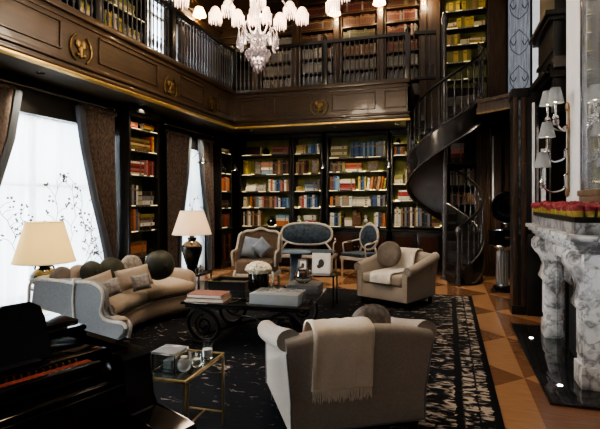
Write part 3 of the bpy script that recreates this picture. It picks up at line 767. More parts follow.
# pleated shades of the gallery wall lamps
def wall_lamp(label, loc, rotz, s=1):
    t = thing('gallery_wall_lamp', label, 'wall lamp', loc, rotz, 'gallery wall lamps')
    obj('backplate', MB().lathe([(0, 0), (.05, 0), (.05, -.012), (0, -.02)], 14, axis='y'), 'brass', t)
    obj('arm', MB().tube(bez([(0, -.01, 0), (0, -.08, -.05), (0, -.14, -.02), (0, -.14, .05)], 5), .009, 7), 'brass', t)
    obj('shade', MB().sheet([[(rr*math.cos(a), -.14+rr*math.sin(a), z) for a in [i*math.pi/10 for i in range(21)]] for rr, z in ((.135*s, .05), (.11*s, .13), (.075*s, .22*s))]), 'shade_g', t)
    lamp('gallery_lamp_light', 'POINT', Vector(loc)+Matrix.Rotation(rotz, 3, 'Z') @ Vector((0, -.2, .0)), 13, (1, .72, .42), .06)
    return t
wall_lamp('pleated wall lamp on the rear gallery pilaster behind the glowing chandelier edge', (-2.29, 9.9, 5.40), 0)
wall_lamp('pleated wall lamp on the gallery pilaster between brown and red bindings', (-1.34, 9.9, 5.50), 0)
wall_lamp('pleated wall lamp on the gallery pilaster next to the stair well', (-.46, 9.9, 5.53), 0)
wall_lamp('pleated wall lamp on the side gallery wall above the long railing', (XL+.09, 8.35, 5.12), R(90))
# black cone reading lamps on the bookcase uprights
def cone_lamp(label, loc, rotz, s=.085):
    t = thing('cone_lamp', label, 'wall lamp', loc, rotz, 'black cone reading lamps')
    obj('arm', MB().tube(bez([(0, 0, .05), (0, -.1, .14), (0, -.2, .13), (0, -.22, .08)], 5), .007, 6), 'iron', t)
    obj('shade', MB().lathe([(.012, .09), (.02, .085), (s, -.05), (s-.006, -.05), (.014, .075)], 18, (0, -.22, 0)), 'iron', t)
    obj('bulb', MB().ball((0, -.22, -.02), .03, .03, .03, 10, 6), 'ledw', t)
cone_lamp('black cone lamp silhouetted against the narrow bright window', (XL+.10, 8.32, 2.28), R(90), .11)
cone_lamp('black cone reading lamp on the corner upright at the corner bookcase', (-4.63, YS-.005, 2.22), 0)
cone_lamp('black cone reading lamp on the upright beside the widest bookcase', (-2.57, YS-.005, 2.23), 0)
cone_lamp('black cone reading lamp on the upright next to the stairside bookcase', (-1.16, YS-.005, 2.23), 0)
# ================================================================== rug and hearth
RW, RH = 4.75, 7.0
rug = obj('rug', MB().box(-RW/2, RW/2, -RH/2, RH/2, 0, .014, .004), rug_mat(RW, RH), loc=(.36-RW/2, 7.72-RH/2, .0005))
tag(rug, 'large worn black rug with cream streaks and a banded border on the parquet', 'rug')
h = thing('hearth_slab', 'polished black granite hearth slab set before the marble fireplace', 'hearth', (.715, 3.83, 0))
obj('slab', MB().box(0, .565, 0, 2.31, .0, .022, .004), 'granite', h)
for y in (1.70, .35):
    s = obj('floor_spot', MB().lathe([(0, .022), (.03, .022), (.032, .027), (.022, .028), (0, .026)], 14, (.14, y, 0)), 'silver', h)
    obj('spot_lens', MB().lathe([(0, .027), (.02, .027), (.018, .03), (0, .031)], 12, (.14, y, 0)), 'spotlens', s)

# ================================================================== fireplace
f = thing('fireplace', 'carved veined marble fireplace with scroll consoles on the chimney breast', 'fireplace', (1.27, 3.83, .0))
def fb(*a, **k): return MB().box(*a, **k)
mt = MB().box(-.40, 0, .09, 2.21, 1.19, 1.232, .01).box(-.375, 0, .115, 2.185, 1.155, 1.19, .012).box(-.34, 0, .15, 2.15, 1.12, 1.155, .01).box(-.31, 0, .18, 2.12, 1.09, 1.12, .008)
obj('mantel_shelf', mt, 'marble', f)
obj('frieze', fb(-.27, 0, .26, 2.04, .97, 1.09, bev=.005).box(-.285, -.25, .75, 1.55, .99, 1.07, .012), 'marble', f)
for y0 in (.31, 1.75):
    p = obj('pilaster', fb(-.275, 0, y0, y0+.24, .022, .2, bev=.01).box(-.255, 0, y0+.02, y0+.22, .2, .98, .006).box(-.268, -.25, y0+.045, y0+.195, .26, .62, .008), 'marble', f)
    prof = [(-.2, 1.10), (-.345, 1.10), (-.375, 1.06), (-.375, .99), (-.34, .93), (-.285, .88), (-.262, .81), (-.275, .75), (-.30, .70), (-.30, .655), (-.27, .62), (-.235, .64), (-.2, .7)]
    sc = MB().prism(prof, y0+.03, y0+.21, 'xz', bev=.01)
    for yy in (y0+.025, y0+.215):
        for cx, cz, rr in ((-.315, 1.03, .055), (-.268, .672, .036)):
            sc.tube([(cx+rr*(1-i/26)*math.cos(i*.5), yy, cz+rr*(1-i/26)*math.sin(i*.5)) for i in range(25)], .011, 6)
    obj('scroll_console', sc, 'marble', p)
sl = MB().box(-.16, -.12, .55, .88, .022, .97, .004).box(-.16, -.12, 1.44, 1.75, .022, .97, .004).box(-.16, -.12, .88, 1.44, .70, .97, .004)
obj('granite_slip', sl, 'granite_slip', f)
obj('firebox', MB().box(-.118, -.10, .88, 1.44, .022, .7).box(-.15, -.115, .88, .90, .022, .7).box(-.15, -.115, 1.42, 1.44, .022, .7), 'firebox_dark', f)
pl = thing('rose_planter', 'long dark planter of tightly packed crimson roses along the mantel shelf', 'flower arrangement', (.93, 4.08, 1.233))
obj('stone_plinth', MB().box(0, .32, .0, 1.9, 0, .09, .006), 'marble_dark', pl)
obj('planter_box', MB().box(.01, .30, .02, 1.88, .091, .135, .006), 'ebony', pl)
rs = MB(); rs.mi = 1
rs.lathe([(.018, 0), (.032, .02), (.040, .055), (.043, .075)], 10); rs.mi = 0
rs.lathe([(.043, .068), (.049, .082), (.048, .105), (.038, .114), (.03, .108)], 10)
for k in range(5):
    a = k*1.257; rs.ball((.022*math.cos(a), .022*math.sin(a), .104), .021, .021, .017, 7, 5)
rs.ball((0, 0, .112), .014, .014, .014, 7, 5)
ro = obj('rose', rs, ['rosered', 'rosegreen'], pl, loc=(.045, .055, .115)); ro.rotation_euler = (0, 0, .4)
first = True
for i in range(22):
    for j in range(4):
        if first: first = False; continue
        c = ro.copy(); col.objects.link(c); c.parent = pl
        c.location = (.048+j*.074+rnd.uniform(-.006, .006), .055+i*.0848+rnd.uniform(-.008, .008), .112+rnd.uniform(-.012, .016)); s = rnd.uniform(.92, 1.1); c.scale = (s, s, s)
        c.rotation_euler = (rnd.uniform(-.15, .15), rnd.uniform(-.2, .1), rnd.uniform(0, 6))
mr = thing('overmantel_mirror', 'tall silver and bronze framed mirror on the pale chimney breast', 'mirror', (1.268, 3.75, 1.5))
obj('mirror_glass', MB().box(-.012, -.004, 0, 1.38, .1, 4.6), 'mirror', mr, smooth=False)
obj('side_frame', MB().box(-.035, 0, 1.37, 1.40, .05, 4.6, .006).box(-.028, 0, 1.42, 1.46, .05, 4.6, .006).box(-.02, 0, 1.40, 1.42, .05, 4.6), 'silver', mr)
obj('sill_moulding', MB().box(-.06, 0, 0, 1.46, .035, .095, .015).box(-.04, 0, 0, 1.46, -.02, .035, .012), 'bronze', mr)
sc = thing('wall_sconce', 'silvered candelabra sconce with four grey shades on the chimney breast edge', 'wall sconce', (1.245, 5.66, 2.0))
obj('backplate', MB().box(-.015, 0, -.04, .04, -.42, .5, .006).ball((-.02, 0, .5), .02, .04, .05).ball((-.02, 0, -.42), .02, .04, .05), 'bronze', sc)
def shade_mesh(): return MB().sheet([[(r_*math.cos(a), r_*math.sin(a), z) for a in [i*math.pi/10 for i in range(21)]] for r_, z in ((.085, -.08), (.078, -.05), (.062, .02), (.047, .08))])
for (x, y, z), root in zip(((1.055, 5.76, 2.62), (1.075, 5.47, 2.59), (1.01, 5.55, 2.245), (.965, 5.53, 1.925)), (.3, .28, .05, -.22)):
    p = Vector((x-1.245, y-5.66, z-2.0)); lo_ = p + Vector((0, 0, -.25))
    a = obj('arm', MB().tube(bez([(-.01, 0, root), (-.05, lo_.y*.3, root-.02), (-.06, lo_.y*.4, min(root, lo_.z)-.05), (lo_.x*.7, lo_.y*.8, lo_.z-.09), (lo_.x, lo_.y, lo_.z-.01), (p.x, p.y, p.z-.08)], 6), .011, 7).lathe([(.01, -.25), (.035, -.24), (.03, -.215), (.012, -.20), (.014, -.1), (.01, -.08)], 12, p), 'silver', sc)
    obj('glass_drops', MB().ball(p+Vector((0, .03, -.28)), .012, .012, .03, 8, 6).ball(p+Vector((.02, -.03, -.28)), .012, .012, .03, 8, 6).ball(p+Vector((-.02, -.02, -.28)), .012, .012, .03, 8, 6), 'crystal', a)
    obj('shade', shade_mesh(), 'shade_s', a, loc=p)
    obj('bulb', MB().ball((0, 0, 0), .02, .02, .035, 8, 6), 'ledw', a, loc=p+Vector((0, 0, -.04)))

# panelled cabinet end and recess beyond the chimney breast
pt = thing('display_cabinet', 'tall dark walnut display cabinet end beside the marble fireplace', 'cabinet', (.82, 6.72, 0))
obj('carcass', MB().box(0, 1.12, .0, .30, .0, 2.9, .006).box(-.02, .2, -.02, .3, 2.84, 2.96, .01).box(-.015, .15, -.015, .3, 0, .12, .008), 'ebony', pt)
obj('pilaster', MB().box(.005, .055, -.02, 0, .12, 2.84, .006), 'walnut', pt)
obj('glazed_strip', MB().box(.066, .094, -.012, 0, 1.05, 2.8), 'paleglass2', pt) if 'paleglass2' in M else obj('glazed_strip', MB().box(.066, .094, -.012, 0, 1.05, 2.8), M.setdefault('paleglass2', mat('grey_mirror_strip', (.25,.27,.3), .2, .8, var=.8, vscale=9)), pt)
obj('inlaid_stile', MB().box(.105, .16, -.02, 0, .12, 2.84, .006), 'walnut', pt)
for z in (1.62, 1.98, 2.32): obj('gilt_stud', MB().ball((.13, -.022, z), .012, .008, .012, 10, 6), 'gold', pt)
obj('base_panel', MB().box(.165, .36, -.03, 0, .0, 1.05, .006), 'ebony_matte', pt)
st = MB().box(.175, .20, -.04, -.0, 1.0, 2.55)
trim(MB().box(1.045, 1.07, 6.64, 6.70, 1.25, 2.75).box(1.14, 1.19, 6.60, 6.66, 1.2, 2.15), 'plaster')
trim(MB().box(1.085, 1.11, 6.62, 6.69, 1.25, 2.7).box(1.22, 1.245, 6.58, 6.65, 1.0, 2.5), 'silver')

# ================================================================== spiral staircase
M['stringer'] = mat('polished_black_stringer', (.035,.035,.038), .2, var=.3, vscale=4, coat=.8)
ss = thing('spiral_staircase', 'black iron spiral staircase sweeping up to the gallery', 'staircase', (-.05, 9.3, 0))
RO = .66
def zz(a): return (a+75)/475*3.62          # degrees -> height of the tread line
def pol(r_, a, z): return (r_*math.cos(R(a)), r_*math.sin(R(a)), z)
obj('central_pole', MB().lathe([(.075, 0), (.075, .06), (.045, .09), (.04, .2), (.04, 4.75), (.06, 4.8), (.07, 4.9), (.05, 4.98), (.03, 5.05), (0, 5.08)], 16), 'stairiron', ss)
NT = 20; da = 475/NT
for i in range(NT):
    a0 = -75+i*da; a1 = a0+da*1.08; z = zz(a0+da)
    up = [pol(r_, a, z) for r_, a in ((.05, a0), (RO, a0), (RO, (a0+a1)/2), (RO, a1), (.05, a1))]
    lo_ = [(x, y, q-.05) for x, y, q in up]
    t = obj('tread', MB().ring([lo_, up]), 'stringer', ss, smooth=False)
    b0 = [pol(r_, a0+1, zz(a0)) for r_ in (.05, RO-.01)]
    zb = 0.0 if i < 1 else zz(a0)-.0
    obj('riser', MB().ring([[(*pol(.05, a0+.6, 0)[:2], zb), (*pol(RO-.01, a0+.6, 0)[:2], zb), (*pol(RO-.01, a0+.6, 0)[:2], z-.05), (*pol(.05, a0+.6, 0)[:2], z-.05)], [(*pol(.05, a0+2.6, 0)[:2], zb), (*pol(RO-.01, a0+1.4, 0)[:2], zb), (*pol(RO-.01, a0+1.4, 0)[:2], z-.05), (*pol(.05, a0+2.6, 0)[:2], z-.05)]]), 'ebony_matte', t, smooth=False)
def helix(a0, a1, r_, off, n=70): return [pol(r_, lerp(a0, a1, k/n), max(.0, zz(lerp(a0, a1, k/n))+off)) for k in range(n+1)]
sec = []
for k in range(81):
    a = lerp(-60, 392, k/80); z = zz(a); lo_ = max(.03, z-.23); hi = z+.20
    sec.append([pol(RO, a, lo_), pol(RO+.035, a, lo_), pol(RO+.035, a, hi), pol(RO, a, hi)])
sg = obj('stringer', MB().ring(sec), 'stringer', ss)
for off in (.2, -.22): obj('stringer_bead', MB().tube([(p[0], p[1], max(.04, p[2])) for p in helix(-50, 392, RO+.03, off)], .018, 7), 'stairiron', sg)
sec = []
for k in range(61):
    a = lerp(60, 392, k/60); z = zz(a)-.10
    sec.append([pol(.05, a, z-.03), pol(RO, a, z-.03), pol(RO, a, z), pol(.05, a, z)])
obj('soffit', MB().ring(sec), M.setdefault('soffit_lit', mat('soffit_painted_light', (.12,.14,.16), .25, var=.15, vscale=4)), ss)  # lighter bluish colour stands for light on the stair underside
obj('handrail', MB().tube(helix(-68, 385, RO+.02, .98, 110), .026, 8), 'ebony', ss)
bm0 = None
for i in range(42):
    a = -64+i*10.9
    if a > 384: break
    hgt = .80; x, y, z = pol(RO+.02, a, max(0.02, zz(a)+.19))
    if zz(a)+.19 < .1: hgt = .95+zz(a)-.02
    if bm0 is None:
        o = obj('baluster', MB().lathe(turned(.80), 8), 'stairiron', ss); bm0 = o.data
    else:
        o = bpy.data.objects.new('baluster', bm0); col.objects.link(o); o.parent = ss
    o.location = (x, y, z); o.scale = (1, 1, hgt/.80)
obj('starting_newel', MB().lathe([(.05, 0), (.05, .1), (.03, .14), (.045, .3), (.028, .45), (.026, .85), (.045, .92), (.05, .97), (.03, 1.03), (0, 1.05)], 14, pol(RO+.02, -70, 0)), 'stairiron', ss)

# ================================================================== chandelier
CX, CY = -2.04, 4.92
ch = thing('chandelier', 'large cut crystal chandelier with fringed glass shades over the coffee table', 'chandelier', (CX, CY, 0))
obj('suspension_rod', MB().tube([(0, 0, 4.2), (0, 0, ZC)], .02, 8).lathe([(.0, ZC), (.14, ZC), (.12, ZC-.06), (.03, ZC-.1)], 16), 'silver', ch)
obj('crystal_stem', MB().lathe([(.0, 3.13), (.02, 3.17), (.05, 3.24), (.03, 3.31), (.055, 3.36), (.03, 3.42), (.025, 3.5), (.05, 3.56), (.03, 3.62), (.05, 4.1), (.08, 4.2), (.0, 4.25)], 12), 'crystal', ch)
bw = obj('crystal_bowl', MB().lathe([(.0, 2.99), (.04, 3.0), (.065, 3.05), (.07, 3.08), (.11, 3.14), (.135, 3.18), (.125, 3.185), (.06, 3.14), (0, 3.13)], 18), 'crystal', ch)
dr = MB()
def drop(mb, x, y, z, s=1): mb.ball((x, y, z), .012*s, .012*s, .032*s, 6, 4)
for r_, z, n in ((.135, 3.15, 16), (.11, 3.10, 14), (.075, 3.04, 10), (.045, 2.98, 6), (.0, 2.95, 1)):
    for k in range(n): drop(dr, r_*math.cos(6.283*k/n), r_*math.sin(6.283*k/n), z)
obj('prism_drops', dr, 'crystal', bw)
for k in range(9):                                    # lower tier of curling crystal arms with pendants
    a = 6.283*(k+.3)/9; c, s = math.cos(a), math.sin(a)
    arm = obj('curled_arm', MB().tube([(c*r_, s*r_, z) for r_, z in ((.04, 3.36), (.10, 3.34), (.15, 3.40), (.18, 3.46), (.205, 3.45), (.215, 3.40))], [.012, .011, .011, .010, .009, .005], 6), 'crystal', ch)
    d = MB(); d.lathe([(.0, 3.19), (.018, 3.20), (.03, 3.25), (.018, 3.32), (.008, 3.39), (0, 3.40)], 8, (c*.215, s*.215, 0))
    for q in range(4): drop(d, c*(.08+.035*q), s*(.08+.035*q), 3.29+.015*q, .7)
    obj('pendant', d, 'crystal', arm)
def fringe(parent, x, y, z, r_=.078, hh=.19):
    o = obj('lamp_shade', MB().lathe([(.03, hh), (r_*.7, hh*.86), (r_, hh*.55), (r_, hh*.5), (r_*.6, hh*.75), (.02, hh*.85)], 12), 'bulb', parent, loc=(x, y, z))
    m = MB()
    for k in range(16):
        a = 6.283*k/16; l = hh*(.55+.10*(k % 2)); px, py = r_*math.cos(a), r_*math.sin(a)
        m.ring([[(px-.011, py, hh*.55), (px, py-.011, hh*.55), (px+.011, py, hh*.55), (px, py+.011, hh*.55)], [(px-.008, py, hh*.55-l*.8), (px, py-.008, hh*.55-l*.8), (px+.008, py, hh*.55-l*.8), (px, py+.008, hh*.55-l*.8)], [(px, py, hh*.55-l-.02)]*4])
    obj('crystal_fringe', m, 'fringe', o)
for k in range(7):
    a = R(112+25.7+k*51.43); c, s = math.cos(a), math.sin(a); rr = .92
    arm = obj('branch', MB().tube(bez([(c*.05, s*.05, 4.1), (c*.3, s*.3, 4.12), (c*.62, s*.62, 4.05), (c*rr, s*rr, 3.99)], 6), .010, 6).ball((c*rr, s*rr, 3.95), .05, .05, .03), 'crystal', ch)
    for dx, dz in ((-.165, -.05), (-.01, .03), (.15, -.08)):
        fringe(arm, c*rr-s*dx*1.0+c*abs(dx)*.3, s*rr+c*dx+s*abs(dx)*.3, 3.88+dz)
for k in range(3):
    a = R(30+k*120); fringe(obj('inner_branch', MB().tube([(0, 0, 3.6), (.09*math.cos(a), .09*math.sin(a), 3.75)], .012, 6), 'crystal', ch), .10*math.cos(a), .10*math.sin(a), 3.52, .05, .16)
fringe(obj('inner_branch', MB().tube([(0, 0, 3.85), (0, 0, 3.95)], .012, 6), 'crystal', ch), 0, 0, 3.68, .08, .2)

# ================================================================== seating
def rot_thing(o, x, y, rz): o.location = (x, y, 0); o.rotation_euler = (0, 0, rz)
def club_chair(label, x, y, rz, z=.0145):
    t = thing('club_armchair', label, 'armchair', (x, y, z), rz, 'linen club armchairs')
    W, D = .45, .42
    # base: tapered upholstered box
    obj('upholstered_base', MB().ring([[(-.395*k, -.40*k2, zq), (.395*k, -.40*k2, zq), (.395*k, .40*k3, zq), (-.395*k, .40*k3, zq)] for zq, k, k2, k3 in ((.105, 1, 1, 1), (.12, 1.01, 1.01, 1.01), (.30, 1.0, 1.0, 1.02), (.31, .98, .98, 1.0))]), 'linen', t, angle=60)
    obj('seat_cushion', MB().box(-.315, .315, -.425, .25, .31, .455, .045, 3), 'linen', t)
    obj('plinth', MB().box(-.37, .37, -.37, .37, .075, .108), 'ebony', t)
    for sx in (-1, 1):
        for sy in (-1, 1): obj('leg', MB().lathe([(.02, 0), (.03, .01), (.032, .08)], 10, (sx*.35, sy*.34, 0)), 'ebony', t)
    def topz(yy): return .585+.145*max(0, min(1, (yy+.40)/.78))**1.3           # arm height rising to the back
    for s in (-1, 1):
        sec = []
        for k in range(13):
            yy = lerp(-.41, .40, k/12); hgt = topz(yy); rr = .068*(1 if k else .9); cx, cz = .405, hgt-rr
            pts = [(.325, .25)] + [(.325, cz-.02)]
            for j in range(11):
                a = math.pi*(1.05 - 1.45*j/10); pts.append((cx+rr*math.cos(a), cz+rr*math.sin(a)))
            pts += [(.405, cz-rr*1.0), (.398, .11), (.34, .11)]
            sec.append([(s*px, yy, pz) for px, pz in pts])
        arm = obj('arm', MB().ring(sec if s > 0 else sec), 'linen', t, angle=70)
        sp = MB(); cz = topz(-.41)-.068
        sp.tube([(s*(.405+.06*(1-i/22)*math.cos(2.2-i*.42)), -.414, cz+.06*(1-i/22)*math.sin(2.2-i*.42)) for i in range(20)], .007, 6)
        sp.tube([(s*.405, -.413, cz-.066), (s*.401, -.412, .11)], .006, 6)
        obj('arm_piping', sp, 'linen_gray', arm)
    sec = []
    for k in range(17):
        xx = lerp(-.435, .435, k/16); f_ = abs(xx)/.435; hgt = .675+.055*(1-f_**2)+.0*f_; y1 = .36+.045*0
        lean = lambda zq: .06*(zq-.1)/.6
        rr = .05
        pts = [(.25, .30), (.235, .45), (.25+lean(hgt), hgt-.05), (.275+lean(hgt), hgt-.012), (.32+lean(hgt), hgt), (.37+lean(hgt), hgt-.005), (.392+lean(hgt), hgt-.022), (.396+lean(hgt), hgt-.045), (.385+lean(hgt), hgt-.075), (.432, hgt-.16), (.408, .30), (.403, .11), (.3, .11)]
        w = 1 if f_ < .93 else .985
        tap = lambda zq: lerp(.90, 1.0, min(1, max(0, (zq-.1)/.55)))
        sec.append([(xx*tap(zq)*w, yy, zq) for yy, zq in pts])
    bk = obj('back', MB().ring(sec), 'linen', t, angle=60)
    pp = MB()
    for s in (-1, 1): pp.tube([(s*.392, .407, .115), (s*.395, .408, .3), (s*.425, .44, .6)], .006, 6)
    pp.tube([(-.392, .407, .118), (.392, .407, .118)], .006, 6)
    obj('back_piping', pp, 'linen_gray', bk)
    return t
def throw(label, chair, x0, x1, path, m, fr=True, group=None):
    t = thing('throw_blanket', label, 'throw blanket', chair.location, chair.rotation_euler.z, group); t.scale = chair.scale
    P = bez([(0, a, b) for a, b in path], 6); rows = []
    for i, p in enumerate(P):
        rows.append([(lerp(x0, x1, k/14), p.y+.004*math.sin(k*1.3+i*.2), p.z+.003*math.sin(k*2.1+i*.15)) for k in range(15)])
    o = obj('woven_cloth', MB().sheet(rows), m, t); md = o.modifiers.new('s', 'SOLIDIFY'); md.thickness = .012; md.offset = 1
    # folded edge lying along one side
    if fr:
        fm = MB(); r_ = random.Random(3); e = P[0]; n = 60
        for k in range(n):
            xx = lerp(x0+.004, x1-.004, k/(n-1)); L = r_.uniform(.06, .085)
            fm.tube([(xx, e.y+.004, e.z+.01), (xx+r_.uniform(-.006, .006), e.y+.008, e.z-L*.5), (xx+r_.uniform(-.01, .01), e.y+.004, e.z-L)], [.0045, .004, .002], 5)
        obj('fringe', fm, m, t)
    return t
near = club_chair('linen club armchair seen from behind, nearest the camera, cream throw on its back', -.745, 3.17, R(211))
far = club_chair('linen club armchair facing the camera beyond the coffee table, near the spiral staircase', -.70, 6.93, R(-25))
near.scale = (1.09, 1, 1); near.location.x += .035
throw('cream fringed throw blanket hung over the back of the nearest armchair', near, -.06, .285, [(.424, .365), (.434, .45), (.450, .58), (.466, .66), (.455, .722), (.36, .748), (.27, .725), (.222, .66), (.20, .58), (.19, .50)], 'wool')
throw('ivory throw blanket running down the back and seat of the far armchair', far, -.16, .17, [(.46, .55), (.468, .67), (.45, .732), (.36, .748), (.27, .725), (.222, .66), (.195, .56), (.17, .485), (.1, .47), (-.2, .47), (-.40, .468), (-.448, .42), (-.446, .335)], 'woolw', fr=False)

def pillow(name, label, w, h, t_, m, loc, rot, round_=False, button=False, group=None):
    mb = MB(); n = 14
    if round_:
        mb.ball((0, 0, 0), w/2, t_/2, h/2, 22, 14, .9)
    else:
        for sgn in (-1, 1):
            rows = []
            for j in range(n+1):
                v = j/n*2-1; row = []
                for k in range(n+1):
                    u = k/n*2-1; pin = 1-.07*(1-abs(u*v))*1
                    th = t_/2*((1-u**4)*(1-v**4))**.5
                    row.append((u*w/2*(1-.06*(1-v*v)), sgn*th, v*h/2*(1-.06*(1-u*u))))
                rows.append(row)
            mb.sheet(rows)
        bmesh.ops.remove_doubles(mb.bm, verts=mb.bm.verts[:], dist=1e-4)
    o = thing(name, label, 'cushion', loc, 0, group); o.rotation_euler = rot
    obj('cushion_cover', mb, m, o)
    if round_:
        pts = [(w/2*math.cos(a)*1.005, 0, h/2*math.sin(a)*1.005) for a in [i*math.pi/16 for i in range(32)]]
        obj('piping', MB().tube(pts, .007, 6, closed=True), m, o)
        if button: obj('button', MB().ball((0, -t_/2*1.0, 0), .022, .012, .022, 10, 6), m, o)
    else:
        e = .98; pts = []
        for (a, b), (c, d) in zip(((-1, -1), (1, -1), (1, 1), (-1, 1)), ((1, -1), (1, 1), (-1, 1), (-1, -1))):
            for q in range(5):
                u = lerp(a, c, q/5); v = lerp(b, d, q/5); pts.append((u*w/2*(1-.06*(1-v*v)), 0, v*h/2*(1-.06*(1-u*u))))
        obj('piping', MB().tube(pts, .006, 6, closed=True), m, o)
    return o
fl = lambda x, y, z: far.location + Matrix.Rotation(far.rotation_euler.z, 3, 'Z') @ Vector((x, y, z))
nl = lambda x, y, z: near.location + Matrix.Rotation(near.rotation_euler.z, 3, 'Z') @ Vector((x, y, z))
pillow('round_cushion', 'round taupe velvet cushion leaning on the ivory throw of the far armchair', .40, .38, .15, 'taupe', fl(-.15, .03, .685), (R(-14), 0, R(-25)), True, True)
pillow('round_cushion', 'round grey sprigged cushion peeking over the back of the nearest armchair', .29, .29, .12, 'sprig', nl(-.19, .09, .64), (R(-14), R(0), R(211)), True)
# ================================================================== curved sofa
so = thing('curved_sofa', 'curved tan sofa with limed wood rim and grey outer sides below the windows', 'sofa', (-3.7, 4.7, .0145))
O = Vector((-3.7, 4.7, 0))
def curve3(pts, n=12): return bez([(a, b, 0) for a, b in pts], n)
Fc = curve3([(-3.20, 3.97), (-3.33, 4.7), (-3.10, 5.38)]); Kc = curve3([(-4.12, 3.88), (-4.17, 4.75), (-3.88, 5.66)])
NS = len(Fc)
def dirn(i): return (Fc[i]-Kc[i]).normalized()
def sweep(fn, i0, i1):
    sec = []
    for i in range(i0, i1+1):
        d = dirn(i); w = (Fc[i]-Kc[i]).length
        sec.append([(Kc[i]-O+d*q+Vector((0, 0, z))) for q, z in fn(i, w)])
    return MB().ring(sec)
obj('base', sweep(lambda i, w: [(.03, .07), (w-.03, .07), (w-.0, .12), (w, .27), (w-.03, .29), (.03, .29)], 0, NS-1), 'tan', so, angle=60)
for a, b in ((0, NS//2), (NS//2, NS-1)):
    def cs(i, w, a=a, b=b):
        k = .02 if i in (a, b) else 0
        return [(.24+k, .295), (w-.02-k, .295), (w+.015-k, .33), (w+.02-k, .39), (w-.01-k, .425), (w-.08-k, .445-k), (.5, .462-k), (.30+k, .455-k), (.24+k, .43)]
    c = obj('seat_cushion', sweep(cs, a, b), 'tan', so, angle=70)
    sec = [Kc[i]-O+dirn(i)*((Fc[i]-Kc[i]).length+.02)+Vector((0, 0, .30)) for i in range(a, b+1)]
    obj('piping', MB().tube(sec, .010, 6), 'ebony', c)  # dark bead stands for the shadow gap between cushion and base
def hb(i): return .665-.09*(i/(NS-1))
obj('back', sweep(lambda i, w: [(.0, .1), (.22, .1), (.25, .44), (.20, hb(i)-.05), (.15, hb(i)-.01), (.08, hb(i)), (.02, hb(i)-.03), (-.01, hb(i)-.15)], 0, NS-1), 'tan', so, angle=70)
obj('wood_rail', MB().tube([Kc[i]-O+dirn(i)*.03+Vector((0, 0, hb(i)-.0)) for i in range(NS)], .022, 8), 'whitewood', so)
pr = [(-4.15, .10), (-4.17, .40), (-4.13, .64), (-3.85, .665), (-3.62, .65), (-3.58, .655), (-3.45, .665), (-3.33, .65), (-3.245, .585), (-3.24, .47), (-3.262, .385), (-3.23, .32), (-3.15, .297), (-3.0, .288), (-2.965, .24), (-2.985, .16), (-3.08, .11)]
loc_ = [(a+3.7, b) for a, b in pr]
ep = obj('end_panel', MB().prism(loc_, -.86, -.74, 'xz', bev=.03), 'linen_gray', so, angle=60)
tr = MB(); out = [(a, -.865, b) for a, b in loc_]
tr.tube(bez(out[1:15], 4), .017, 7).tube(bez([(-3.58+3.7, -.866, .65), (-3.595+3.7, -.87, .45), (-3.57+3.7, -.866, .2), (-3.56+3.7, -.86, .1)], 5), .013, 6)
tr.ball((-3.58+3.7, -.868, .665), .03, .022, .035, 10, 7)
tr.tube(bez([(-3.2+3.7, -.80, .305), (-3.05+3.7, -.78, .30), (-2.97+3.7, -.8, .25), (-2.99+3.7, -.8, .14)], 5), .024, 7)
obj('carved_frame', tr, 'whitewood', ep)
obj('arm_pad', MB().ball((-3.1+3.7, -.80, .31), .11, .05, .03, 14, 8), 'tan', ep)
fe = (Fc[-1]+Kc[-1])/2-O
obj('far_arm', MB().ball((fe.x-.05, fe.y+.02, .40), .34, .10, .17, 18, 10, .6), 'tan', so)
for p in ((-4.05, 3.93), (-3.05, 3.95), (-3.16, 5.30), (-3.85, 5.55), (-3.38, 4.7)):
    obj('leg', MB().lathe([(.018, 0), (.026, .02), (.03, .08)], 10, (p[0]-O.x, p[1]-O.y, 0)), 'ebony', so)
sg_ = 'cushions along the curved sofa'
def at(u, v, t):
    TH = R(17.4); x = (u-300)/470; return Vector(((-math.sin(TH)+math.cos(TH)*x)*t, (math.cos(TH)+math.sin(TH)*x)*t, 1.5+(200-v)/470*t))
def sp(label, u, v, t, wpx, hpx, th, m, rz, tilt=-14, ry=0, rd=False, nm='scatter_cushion', btn=False):
    c = at(u, v, t); s = t/470
    pillow(nm, label, wpx*s, hpx*s, th, m, c, (R(tilt), R(ry), R(rz)), rd, btn, sg_)
sp('small brown round cushion at the grey near end of the curved sofa', 62, 278, 5.0, 22, 22, .09, 'taupe', 60, -14, rd=True, nm='round_cushion')
sp('tan round cushion second from the near end of the curved sofa', 79, 277, 5.12, 22, 24, .12, 'tan', 65, -14, rd=True, nm='round_cushion')
sp('smaller dark green round cushion against the sofa back', 92, 273, 5.15, 24, 24, .16, 'greenvel', 75, -14, rd=True, nm='round_cushion', btn=True)
sp('larger dark green round cushion in the middle of the sofa back', 112, 272.5, 5.35, 30, 30, .18, 'greenvel', 80, -14, rd=True, nm='round_cushion', btn=True)
sp('pale grey sprigged round cushion behind the front tan cushion', 132, 267, 5.75, 26, 24, .16, 'sprig', 82, -16, rd=True, nm='round_cushion')
sp('plain tan rectangular cushion nearer the grey sofa end', 98, 283, 4.95, 29, 17, .12, 'tan', 40, -24, -18)
sp('small grey sprigged cushion lying in front of the nearer tan cushion', 112, 287.5, 4.83, 16, 17, .09, 'sprig', 35, -26, -20)
sp('plain tan rectangular cushion under the pale round cushion', 134, 277.5, 5.30, 33, 21, .13, 'tan', 48, -24, -10)
sp('small grey sprigged cushion beside the large dark green ball cushion', 141, 282, 5.02, 17, 16, .09, 'sprig', 45, -26, -8)
sp('large dark green velvet ball cushion at the far end of the sofa', 159.5, 265, 5.55, 29, 29, .33, 'greenvel', 60, 0, rd=True, nm='ball_cushion', btn=True)

